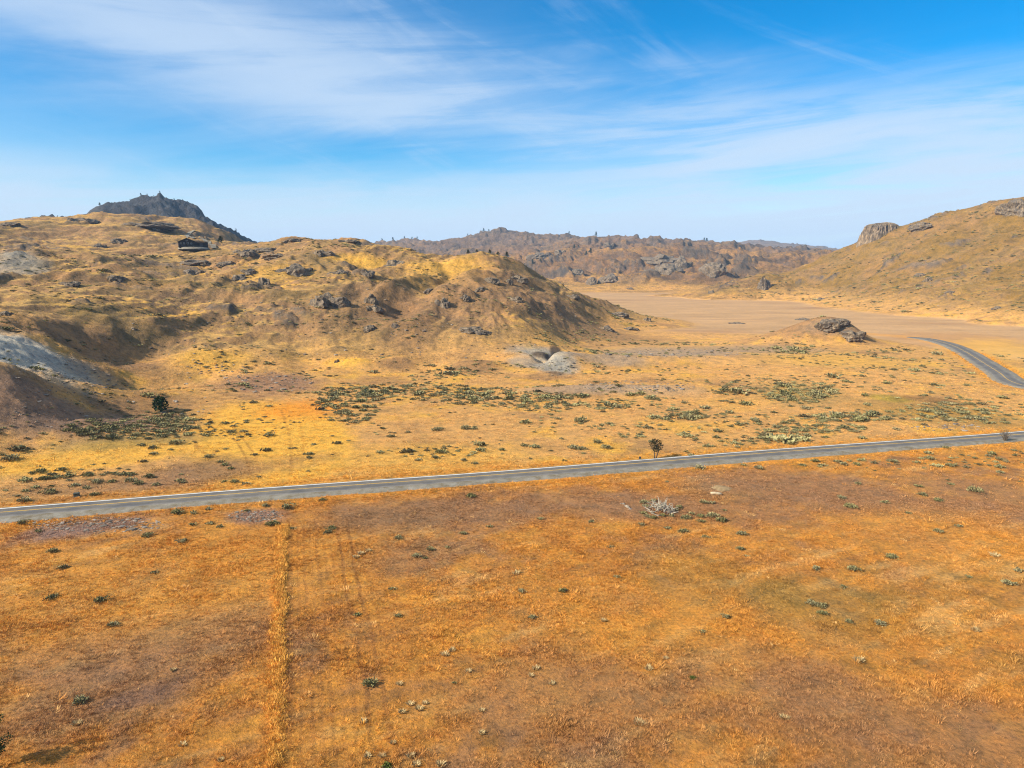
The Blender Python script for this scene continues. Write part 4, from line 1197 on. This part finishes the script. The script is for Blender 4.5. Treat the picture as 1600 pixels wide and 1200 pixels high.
roadside_tree()
def juniper():
    p = place(251, 643); k = math.hypot(p[0], p[1]) / FPX; h = 22 * k
    t = empty('juniper_tree', (p[0], p[1], gz(p[0], p[1]))); t.scale = (h, h, h)
    V, F = tube([(0, 0, -.05), (.02, 0, .3), (0, .02, .7)], [.06, .045, .015], 6); mesh_obj('trunk', V, F, M_BARK, t, True)
    lobes = [((0, 0, .50), (.46, .46, .42)), ((-.2, .1, .42), (.3, .3, .32)), ((.22, 0, .45), (.3, .3, .36)), ((.02, -.2, .36), (.34, .3, .3)), ((.02, 0, .78), (.26, .26, .2))]
    inst('crown', crown_mesh('crown', 41, 1100, M_JUN, .05, .09, lobes, .55), t)
    tag(t, 'round dark green juniper standing alone at the foot of the left slope', 'tree')
juniper()
def corner_tree():
    q = flat_at(-7, 1200, 0); t = empty('corner_tree', (q[0], q[1], gz(q[0], q[1]))); t.scale = (4.0, 4.0, 4.0)
    V, F = tube([(0, 0, -.03), (.02, .01, .25), (-.01, .02, .5), (.02, 0, .8)], [.035, .028, .018, .006], 7); mesh_obj('trunk', V, F, M_BARK, t, True)
    rng = random.Random(6); parts = []
    for i in range(16):
        z0 = rng.uniform(.25, .7); a = rng.random() * 6.28; L_ = rng.uniform(.14, .28)
        parts.append(tube([(0, 0, z0), (math.cos(a) * L_ * .5, math.sin(a) * L_ * .5, z0 + .05), (math.cos(a) * L_, math.sin(a) * L_, z0 + rng.uniform(.06, .16))], [.012, .008, .003], 4))
    V, F = join(parts); mesh_obj('limbs', V, F, M_BARK, t)
    lobes = []
    for i in range(18):
        z0 = rng.uniform(.3, .95); a = rng.random() * 6.28; r0 = (.30 - .2 * abs(z0 - .5)) * rng.uniform(.3, 1)
        lobes.append(((math.cos(a) * r0, math.sin(a) * r0, z0), (.11, .11, .08)))
    inst('crown', crown_mesh('crown', 61, 1900, plant_mat('olive_leaves', [(.05, .065, .02), (.05, .065, .02)]), .016, .036, lobes, .1), t)
    tag(t, 'green leafy tree cut by the lower left corner', 'tree')
corner_tree()
def bare_bush():
    p = place(1570, 690); k = math.hypot(p[0], p[1]) / FPX; h = 17 * k
    t = empty('bare_bush', (p[0], p[1], gz(p[0], p[1]))); t.scale = (h, h, h)
    rng = random.Random(8); parts = []
    for i in range(34):
        a = rng.random() * 6.28; e = rng.uniform(.1, .5); tip = Vector((math.cos(a) * e, math.sin(a) * e, rng.uniform(.45, 1.0)))
        parts.append(tube([(0, 0, -.03), tip * .5 + Vector((0, 0, .08)), tip], [.022, .014, .006], 4))
    V, F = join(parts); mesh_obj('twigs', V, F, M_STEM, t)
    inst('foliage', crown_mesh('foliage', 81, 130, M_STEM, .025, .05, [((0, 0, .6), (.42, .42, .38))], .3), t)
    tag(t, 'bare twiggy grey bush on the near road shoulder at right', 'bush')
bare_bush()

# ------------------------------------------------------------------ sagebrush, one by one where the photograph shows them
Z_ = {}
def zone(key, text, pts, kind='sage', w=None):
    Z_[key] = (text, pts, kind)
zone('a', 'in the orange field left of the tall grass strip', [(84, 860, 17), (99, 886, 17), (243, 894, 12), (80, 933, 20), (157, 938, 22), (178, 975, 18), (123, 1095, 26), (283, 845, 18)])
zone('b', 'in the orange field right of the tall grass strip', [(613, 919, 14), (557, 960, 14), (623, 961, 18), (815, 923, 16), (881, 922, 19), (830, 964, 17), (577, 1065, 32), (709, 1066, 10)])
zone('c', 'in the upper field above the wheel ruts', [(621, 839, 20), (725, 832, 18), (672, 857, 18), (699, 855, 14), (651, 867, 20), (664, 871, 12), (765, 822, 12), (736, 775, 20)])
zone('d', 'between the road and the top of the tall grass strip', [(504, 780, 16), (450, 791, 22), (415, 789, 16), (517, 825, 20), (511, 831, 16), (457, 825, 12), (425, 818, 22)])
zone('e', 'just below the road at far left', [(37, 816, 16), (277, 799, 22), (302, 801, 14), (300, 819, 12), (327, 817, 14), (325, 795, 12), (385, 797, 12), (60, 830, 12), (345, 822, 12), (230, 836, 18)])
zone('f', 'crowded round the pile of dead branches', [(1012, 806, 16), (1020, 808, 16), (1034, 805, 15), (1048, 806, 14), (1007, 784, 16), (1062, 791, 18), (1004, 800, 14), (1011, 790, 14), (1056, 796, 14), (1020, 782, 14)])
zone('g', 'in the short row right of the branch pile', [(1070, 808, 20), (1080, 802, 14), (1093, 806, 16), (1096, 814, 14), (1114, 805, 22), (1129, 812, 22), (1099, 784, 16), (1113, 785, 13), (1132, 797, 9)])
zone('h', 'in the orange field just below the branch pile', [(1042, 824, 14), (1066, 829, 20), (1158, 833, 18), (1001, 819, 12), (1103, 838, 14), (956, 854, 12), (965, 901, 14), (924, 814, 14), (846, 810, 12), (1158, 857, 16), (1167, 868, 10)])
zone('i', 'in the middle of the right field', [(1392, 869, 20), (1467, 830, 16), (1274, 888, 20), (1332, 889, 22), (1318, 916, 12), (1512, 901, 10), (1593, 891, 14), (1497, 822, 12), (1419, 801, 10)])
zone('j', 'in the dark group left of centre in the right field', [(1269, 942, 20), (1284, 946, 18), (1284, 957, 18), (1325, 971, 16), (1374, 974, 20), (1133, 963, 16), (1099, 987, 14)])
zone('k', 'in the brown dirt below the road at right', [(1340, 755, 13), (1314, 777, 17), (1330, 791, 22), (1381, 784, 14), (1441, 772, 16), (1435, 759, 13), (1465, 781, 16), (1525, 766, 22), (1562, 737, 13)])
zone('l', 'along the near edge of the road at right', [(1477, 699, 14), (1450, 707, 13), (1450, 715, 16), (1547, 708, 14), (1394, 720, 16), (1319, 724, 16), (1339, 725, 13), (1285, 726, 14), (1254, 726, 14), (1275, 720, 15), (1092, 730, 22), (1185, 730, 18), (1160, 726, 12), (1042, 752, 8)])
zone('m', 'beyond the road on the dirt at far left', [(62, 736, 18), (72, 747, 18), (75, 769, 22), (137, 742, 16), (151, 752, 20), (175, 752, 14), (160, 741, 10), (186, 741, 12), (207, 750, 22), (216, 755, 16), (232, 744, 20), (244, 757, 14), (116, 758, 14), (135, 762, 14), (107, 750, 9), (81, 759, 10), (37, 781, 20), (27, 775, 11), (150, 772, 17)])
zone('n', 'beyond the road below the bright gold field', [(280, 750, 14), (286, 753, 14), (327, 713, 16), (343, 721, 12), (351, 726, 13), (360, 731, 13), (350, 752, 10), (366, 752, 16), (385, 755, 13), (237, 699, 16), (220, 695, 12), (277, 691, 22), (240, 708, 14), (15, 716, 24)])
zone('o', 'beyond the road left of centre', [(691, 705, 24), (679, 714, 15), (654, 718, 13), (725, 718, 15), (741, 724, 12), (747, 693, 26), (750, 702, 18), (785, 702, 14), (684, 670, 22), (727, 668, 18), (740, 669, 14), (610, 681, 16), (597, 669, 12), (481, 736, 8), (403, 745, 9)])
zone('p', 'beyond the road near the roadside tree', [(893, 698, 22), (907, 700, 20), (947, 698, 20), (932, 690, 18), (882, 719, 11), (829, 716, 9), (1019, 690, 15), (1072, 705, 11), (1080, 711, 14), (1152, 698, 11), (877, 685, 10), (1075, 652, 26), (1060, 648, 22), (1020, 651, 22), (907, 656, 26), (940, 663, 11)])
zone('q', 'on the golden flat at the foot of the hump', [(584, 580, 18), (697, 583, 24), (712, 582, 14), (950, 632, 26), (965, 635, 18), (1015, 621, 24), (1165, 629, 24), (1152, 610, 30), (1100, 636, 20), (1140, 644, 16), (1177, 655, 15), (985, 616, 20), (905, 618, 26)])
zone('r', 'on the golden flat below the bending road', [(1385, 598, 14), (1300, 587, 22), (1345, 604, 10), (1350, 617, 14), (1355, 632, 14), (1290, 683, 12), (1345, 684, 14), (1260, 680, 16), (1465, 553, 16), (1470, 562, 10), (1530, 655, 14), (1545, 660, 14), (1487, 656, 12), (1595, 648, 10)])
sage_i = 0
def add_sage(px, py, w, label, group, kind='sage'):
    global sage_i
    sage_i += 1
    p = place(px, py + w * .12); d = math.hypot(p[0], p[1]); k = d / FPX
    s = w * k * .50; rz = rr_.random() * 6.28
    if kind == 'green' or (w >= 15 and d < 190):
        t = empty('sagebrush' if kind == 'sage' else 'green_bush', (p[0], p[1], gz(p[0], p[1])), rz); t.scale = (s, s * rr_.uniform(.75, 1.05), s * rr_.uniform(.70, .95))
        inst('foliage', rr_.choice(SAGE_BIG) if kind == 'sage' else GREEN_BIG[0], t); inst('stems', rr_.choice(SAGE_STEM), t)
    else:
        t = inst('sagebrush', rr_.choice(SAGE_SM), None, (p[0], p[1], gz(p[0], p[1])), (0, 0, rz), (s, s * rr_.uniform(.75, 1.05), s * rr_.uniform(.6, .85)))
    tag(t, label, 'bush', group)
for key, (text, pts, kind) in Z_.items():
    pts = sorted(pts); wmax = max(q[2] for q in pts)
    for i, (px, py, w) in enumerate(pts):
        size = 'small ' if w <= 11 else ('large ' if w >= 22 else '')
        add_sage(px, py, w, '%ssagebrush %s, %s from left' % (size, text, ORD[i]), 'single sagebrush plants')
add_sage(1575, 911, 22, 'large pale green sagebrush at the right edge of the right field', 'single sagebrush plants')
add_sage(606, 1196, 28, 'bright green bush at the bottom edge of the field', 'bright green bushes', 'green')
add_sage(1082, 1058, 14, 'small bright green bush low in the right field casting a shadow', 'bright green bushes', 'green')
# dense patches: plants nothing tells apart
for ci, (cx, cy, rx, ry, cnt, wp, text) in enumerate((
    (545, 630, 42, 22, 26, 16, 'low sagebrush in the dense dark patch right of the bright gold field'),
    (650, 612, 90, 10, 22, 18, 'low sagebrush in the long patch at the foot of the central hill'),
    (770, 622, 60, 10, 16, 18, 'low sagebrush in the patch below the pale digging'),
    (850, 626, 40, 12, 12, 18, 'low sagebrush in the green patch on the flat left of centre'),
    (215, 668, 90, 14, 22, 13, 'low sagebrush in the grey patch below the round juniper'),
    (272, 660, 28, 18, 12, 12, 'low sagebrush in the shadow right of the round juniper'),
    (1250, 612, 48, 14, 18, 16, 'low sagebrush in the patch on the right flat'),
    (1225, 678, 34, 14, 12, 15, 'low sagebrush in the patch just beyond the road at right'),
    (1320, 652, 66, 5, 14, 18, 'low sagebrush in the thin line across the right flat'),
    (1250, 545, 34, 6, 8, 14, 'low sagebrush at the foot of the lake side knoll'),
    (1480, 645, 70, 10, 14, 14, 'low sagebrush in the olive hollow inside the road bend'))):
    rg = random.Random(900 + ci)
    for i in range(cnt):
        a = rg.random() * 6.28; q = rg.random() ** .5
        add_sage(cx + math.cos(a) * q * rx, cy + math.sin(a) * q * ry, wp * rg.uniform(.6, 1.25), text, 'patch: ' + text[17:])
print('sagebrush', sage_i)
# pale dry clumps of bunchgrass
bun = sorted([(564, 862, 14), (575, 858, 12), (556, 868, 12), (732, 1046, 12), (695, 1019, 16), (706, 1013, 14), (837, 1041, 14), (830, 1053, 12), (1013, 1041, 16), (1040, 1026, 11), (624, 1066, 12), (641, 1097, 14), (628, 1109, 14), (655, 1104, 16), (567, 1124, 14), (753, 1107, 13), (753, 1142, 14), (614, 1158, 12), (574, 1178, 15), (597, 1178, 14), (641, 1178, 16), (651, 1191, 16), (689, 1191, 18), (664, 1096, 12), (862, 1065, 12), (943, 967, 12), (806, 892, 14), (270, 1045, 10), (345, 1185, 12), (120, 1128, 14)])
for i, (px, py, w) in enumerate(bun):
    p = place(px, py + w * .3); k = math.hypot(p[0], p[1]) / FPX; s = w * k * .58
    lab = 'pale dry clump of bunchgrass in the orange field, %s from the left' % (ORD[i] if i < 20 else ORD[len(bun) - 1 - i].replace('first', 'last') + (' counting from the right' if i < len(bun) - 1 else ''))
    if i >= 20:
        lab = 'pale dry clump of bunchgrass in the orange field, %s from the right' % ORD[len(bun) - 1 - i]
    o = inst('bunchgrass', rr_.choice(BUNCH), None, (p[0], p[1], gz(p[0], p[1])), (0, 0, rr_.random() * 6.28), (s, s, s * .75))
    tag(o, lab, 'grass clump', 'pale bunchgrass clumps')
for px, py, w, lab in ((999, 1124, 22, 'golden bushy tuft low in the field right of centre'), (1225, 1117, 18, 'golden bushy tuft low in the right field'), (1342, 1027, 20, 'tan dry clump in the middle of the right field'), (1554, 864, 16, 'pale dry clump near the right edge of the field'), (1524, 981, 14, 'faint pale clump at the right of the field'), (285, 1160, 14, 'golden tuft low left of the tall grass strip')):
    p = place(px, py + w * .3); k = math.hypot(p[0], p[1]) / FPX; s = w * k * .55
    o = inst('bunchgrass', rr_.choice(BUNCH), None, (p[0], p[1], gz(p[0], p[1])), (0, 0, rr_.random() * 6.28), (s, s, s * .6))
    tag(o, lab, 'grass clump', 'pale bunchgrass clumps')

# ------------------------------------------------------------------ scattered small scrub and stones, far too many to count
PATCHES = ((545, 630, 46, 26, 260), (650, 612, 100, 12, 220), (770, 622, 75, 12, 180), (850, 628, 50, 14, 160), (210, 668, 95, 16, 220), (272, 660, 30, 20, 110), (1250, 612, 55, 16, 220), (1225, 678, 40, 16, 130), (1320, 652, 75, 6, 130), (1300, 670, 50, 6, 80), (1250, 545, 40, 7, 90), (1480, 645, 80, 14, 150), (950, 632, 45, 7, 80), (1060, 650, 40, 8, 60), (900, 525, 60, 8, 110), (700, 582, 40, 6, 60), (1150, 610, 40, 6, 70))
M_SCRUB = cover_material('far_scrub_leaves', 1.0)
scr = bpy.data.objects.new('scrub', SAGE_SM[0].copy()); scr.data.materials.clear(); scr.data.materials.append(M_SCRUB)
def scrub():
    xy = np.vstack([off_road(sector(52000, 150, 620, power=.4), 9), sector(16000, 620, 1150, 17, 42, power=.6)])
    g = fbm(xy[:, 0], xy[:, 1] * 1.5, 38, 4, off=81.0, gain=.6)
    lk_ = (ground_z(xy[:, 0], xy[:, 1]) < 2.0) & (np.hypot(xy[:, 0], xy[:, 1]) > 420)
    xy = xy[(RNG.random(len(xy)) < np.clip(.10 + 1.5 * g, .02, .8)) & ~lk_]
    cl = []
    for px, py, rx, ry, c in PATCHES:
        for i in range(c):
            a = rr_.random() * 6.28; q = rr_.random() ** .5
            p = pick(px + math.cos(a) * q * rx * 1.15, py + math.sin(a) * q * ry * 1.2)
            if p is not None:
                cl.append(p[:2])
    xy = np.vstack([xy, np.array(cl)])
    t = np.where(RNG.random(len(xy))[:, None] < .7, np.array([[.235, .20, .085]]), np.array([[.19, .15, .07]])) * RNG.uniform(.7, 1.3, len(xy))[:, None]
    scatter('hill_scrub', 'low dark scrub dotted thinly over the hills and the flat', 'scrub', scr, xy, np.exp(RNG.normal(-.62, .45, len(xy))) * np.clip(np.hypot(xy[:, 0], xy[:, 1]) / 420, 1, 2), t, np.full(len(xy), .7))
    st_ = bpy.data.objects.new('stone', craggy('stone', 750, 1, cover_material('loose_stone', 1.0), 2))
    parts = []
    for px, py, rx, ry, c in ((150, 820, 110, 12, 420), (400, 806, 42, 10, 170), (1000, 604, 90, 9, 200), (1050, 553, 110, 7, 150), (420, 598, 70, 16, 120), (330, 580, 60, 20, 60), (100, 590, 80, 30, 90), (870, 575, 34, 12, 50), (1480, 668, 70, 6, 70), (200, 640, 200, 40, 90), (700, 500, 300, 60, 130), (450, 520, 250, 60, 140), (1450, 430, 150, 50, 90)):
        for i in range(c):
            a = rr_.random() * 6.28; q = rr_.random() ** .5
            p = pick(px + math.cos(a) * q * rx, py + math.sin(a) * q * ry)
            if p is not None:
                parts.append(p)
    parts = np.array(parts); d = np.hypot(parts[:, 0], parts[:, 1])
    t = np.array([[.22, .175, .13]]) * RNG.uniform(.6, 1.4, len(d))[:, None]
    scatter('loose_stones', 'loose grey stones strewn over scree and stony patches', 'stones', st_, parts[:, :2], np.exp(RNG.normal(-1.35, .4, len(d))) * np.clip(d / 160, .8, 2), t, np.full(len(d), .6))
scrub()

# ------------------------------------------------------------------ pile of dead branches, log, box and post
def brush_pile():
    p = place(1032, 800); k = math.hypot(p[0], p[1]) / FPX
    t = empty('brush_pile', (p[0], p[1], gz(p[0], p[1])))
    rng = random.Random(12); ms = []
    for i in range(6):
        b = [Vector((0, 0, 0))]
        for j in range(4):
            b.append(b[-1] + Vector((rng.uniform(-.12, .12), rng.uniform(-.12, .12), .25)))
        V, F = tube(b, [.07, .06, .05, .035, .015], 5)
        s_ = tube([b[2], b[2] + Vector((.12, .05, .14)), b[2] + Vector((.2, .1, .34))], [.022, .014, .006], 4)
        ms.append(mesh_obj('branch', *join([(V, F), s_]), M_DEAD, linked=False).data)
    W = 25 * k
    for i in range(90):
        a = rng.random() * 6.28; q = rng.random() ** .6
        x, y = math.cos(a) * q * W, math.sin(a) * q * W * .8
        zc = (1 - q) ** .8 * 17 * k
        L_ = rng.uniform(.9, 1.9) * W / 3.0
        inst('branch', rng.choice(ms), t, (x, y, zc * rng.uniform(.3, 1.0)), (rng.uniform(-.5, .5) + math.sin(a) * -1.0, rng.uniform(-.5, .5) + math.cos(a) * 1.0 * (-1 if q < .5 else 1), rng.random() * 6.28), (L_ * .9, L_ * .9, L_))
    tag(t, 'heap of bleached dead branches on the dirt below the road', 'brush pile')
brush_pile()
def old_log():
    p = place(1119, 773); k = math.hypot(p[0], p[1]) / FPX
    V, F = tube([(-8.5 * k, 0, .22), (-3 * k, .05, .26), (3 * k, 0, .25), (8.5 * k, -.06, .22)], [.24, .27, .26, .22], 9)
    o = mesh_obj('fallen_log', V, F, simple_mat('bleached_log', (.40, .31, .20), .25, 3.0, bump=.03), None, True)
    o.location = (p[0], p[1], gz(p[0], p[1])); o.rotation_euler = (0, 0, -.18)
    tag(o, 'pale bleached log lying by the sandy mound below the road', 'log')
    V = []; F = []; rg = np.random.default_rng(4); n_ = 28; rows = ((1.0, -.12), (.85, .10), (.6, .45), (.35, .8), (.12, 1.0))
    q = place(1130, 771)
    for j, (r, zt) in enumerate(rows):
        for i in range(n_):
            a = 6.283 * i / n_
            rr2 = r * (1 + .12 * math.sin(3 * a + 1) + .05 * rg.normal())
            V.append((math.cos(a) * rr2 * 17 * k, math.sin(a) * rr2 * 2.0, zt * .40 + .04 * rg.normal()))
    for j in range(len(rows) - 1):
        for i in range(n_):
            F.append((j * n_ + i, j * n_ + (i + 1) % n_, (j + 1) * n_ + (i + 1) % n_, (j + 1) * n_ + i))
    F.append(tuple((len(rows) - 1) * n_ + i for i in range(n_)))
    m_ = mesh_obj('sandy_mound', V, F, simple_mat('pale_sand', (.27, .18, .09), .4, 1.2, bump=.1), None, True)
    m_.location = (q[0] + .5, q[1] + 3.0, gz(q[0] + .5, q[1] + 3.0)); tag(m_, 'small pale sandy mound behind the bleached log', 'mound')
old_log()
def utility_box():
    p = place(120, 776); k = math.hypot(p[0], p[1]) / FPX; s = 4.2 * k
    t = empty('utility_box', (p[0], p[1], gz(p[0], p[1])), .3)
    dk = simple_mat('dark_painted_metal', (.06, .065, .05), .2, 5.0, .6)
    V, F = box(-s * .8, s * .8, -s * .6, s * .6, 0.08, s * 1.15); mesh_obj('cabinet', V, F, dk, t)
    V, F = box(-s * .86, s * .86, -s * .66, s * .66, s * 1.153, s * 1.28); mesh_obj('lid', V, F, dk, t)
    V, F = box(-s * 1.1, s * 1.1, -s * .9, s * .9, -.1, 0.077); mesh_obj('base', V, F, M_GRAV, t)
    tag(t, 'small dark utility box beyond the road at left', 'utility box')
    q = place(1000, 718); k = math.hypot(q[0], q[1]) / FPX; s = 4 * k
    t = empty('marker_box', (q[0], q[1], gz(q[0], q[1])), .1)
    V, F = box(-s * .45, s * .45, -s * .3, s * .3, s * .35, s * 1.15); mesh_obj('panel', V, F, dk, t)
    V, F = tube([(0, s * .36, -.2), (0, s * .36, s * 1.05)], [.05, .05], 6); mesh_obj('post', V, F, M_STEM, t)
    tag(t, 'small dark box on a post left of the roadside tree', 'marker')
utility_box()

# ------------------------------------------------------------------ house on the hill with its drive
def house():
    p = place(303, 391.5); k = math.hypot(p[0], p[1]) / FPX
    zb = max(gz(p[0] + dx, p[1] + dy) for dx in (-11, -5, 0, 6, 12) for dy in (0, 6)) + 1.0
    ang = -math.atan2(p[0], p[1])
    t = empty('house', (p[0], p[1], zb), ang + .06)
    wall = simple_mat('dark_brown_siding', (.028, .022, .020), .2, 2.0); roofm = simple_mat('dark_shingles', (.035, .026, .024), .25, 3.0)
    glass, nt, b = material('window_glass'); b.inputs['Base Color'].default_value = (.03, .04, .05, 1); b.inputs['Roughness'].default_value = .08; b.inputs['Specular IOR Level'].default_value = .5
    trim = simple_mat('pale_window_trim', (.30, .28, .25), .15, 4.0)
    x0, x1, x2 = -19 * k, 3 * k, 19 * k
    eave = 4.6 * k; ridge = 9.6 * k; dep = 9.0; mid_ = (x0 + x1) / 2 - .5 * k
    V = [(x0, 0, -2), (x1, 0, -2), (x1, 0, eave), (mid_, 0, ridge - .25), (x0, 0, eave), (x0, dep, -2), (x1, dep, -2), (x1, dep, eave), (mid_, dep, ridge - .25), (x0, dep, eave)]
    mesh_obj('wall', V, [(0, 1, 2, 3, 4), (9, 8, 7, 6, 5), (0, 4, 9, 5), (1, 6, 7, 2)], wall, t)
    def slab(a, b_, th=.22, y0=-.7, y1=dep + .5):
        (xa, za), (xb, zb_) = a, b_
        V = [(xa, y0, za), (xb, y0, zb_), (xb, y1, zb_), (xa, y1, za), (xa, y0, za + th), (xb, y0, zb_ + th), (xb, y1, zb_ + th), (xa, y1, za + th)]
        return V, [(3, 2, 1, 0), (4, 5, 6, 7), (0, 1, 5, 4), (1, 2, 6, 5), (2, 3, 7, 6), (3, 0, 4, 7)]
    mesh_obj('roof', *slab((x0 - .8, eave - .4), (mid_, ridge - .2)), roofm, t)
    mesh_obj('roof', *slab((mid_ + .002, ridge - .2), (x1 + .8, eave - .4)), roofm, t)
    V, F = box(x1 + .02, x2, 1.2, dep - .5, -2, 4.0 * k); mesh_obj('wing_wall', V, F, wall, t)
    mesh_obj('wing_roof', *join([slab((x1 + .03, 4.75 * k), (x2 + .6, 4.55 * k), .25, .5, dep)]), roofm, t)
    for i, (wx, wz, ww, wh) in enumerate(((x0 + 2.2 * k, 1.0 * k, 1.7 * k, 2.2 * k), (x0 + 6 * k, 1.0 * k, 2.0 * k, 2.4 * k), (x0 + 10.5 * k, 1.0 * k, 2.4 * k, 2.8 * k), (x0 + 15.2 * k, 1.0 * k, 2.0 * k, 2.2 * k), (x0 + 9.6 * k, 5.2 * k, 2.2 * k, 1.5 * k))):
        V, F = box(wx, wx + ww, -.06, -.003, wz, wz + wh); f = mesh_obj('window', V, F, trim, t)
        V, F = box(wx + .12, wx + ww - .12, -.075, -.062, wz + .12, wz + wh - .12); mesh_obj('pane', V, F, glass, f)
    V, F = box(x1 + 5 * k, x1 + 9 * k, 1.13, 1.197, -1, 2.9 * k); mesh_obj('garage_door', V, F, simple_mat('grey_door', (.06, .06, .065), .1, 2.0), t)
    tag(t, 'long dark house with a low gable and a flat wing on the left hill', 'house')
    V = []; F = []; rg = np.random.default_rng(2); n_ = 40
    for j, (r, zt) in enumerate(((1.0, -3.5), (.93, -1.9), (.6, -1.5), (.05, -1.45))):
        for i in range(n_):
            a = 6.283 * i / n_
            V.append((math.cos(a) * r * 21 * k * (1 + .05 * rg.normal()), math.sin(a) * r * 9 + 4, zt + .05 * rg.normal()))
    for j in range(3):
        for i in range(n_):
            F.append((j * n_ + i, j * n_ + (i + 1) % n_, (j + 1) * n_ + (i + 1) % n_, (j + 1) * n_ + i))
    F.append(tuple(3 * n_ + i for i in range(n_)))
    pad = mesh_obj('house_pad', V, F, M_GRAV, None, True); pad.location = (p[0], p[1], zb); pad.rotation_euler = (0, 0, ang); pad['kind'] = 'structure'
    try:
        ground_strip('driveway', [place(*q) for q in ((334, 389), (322, 378), (300, 372), (292, 369), (296, 365), (306, 361))], 2.2, M_GRAV, .5)
    except Exception as e:
        print('driveway', e)
house()
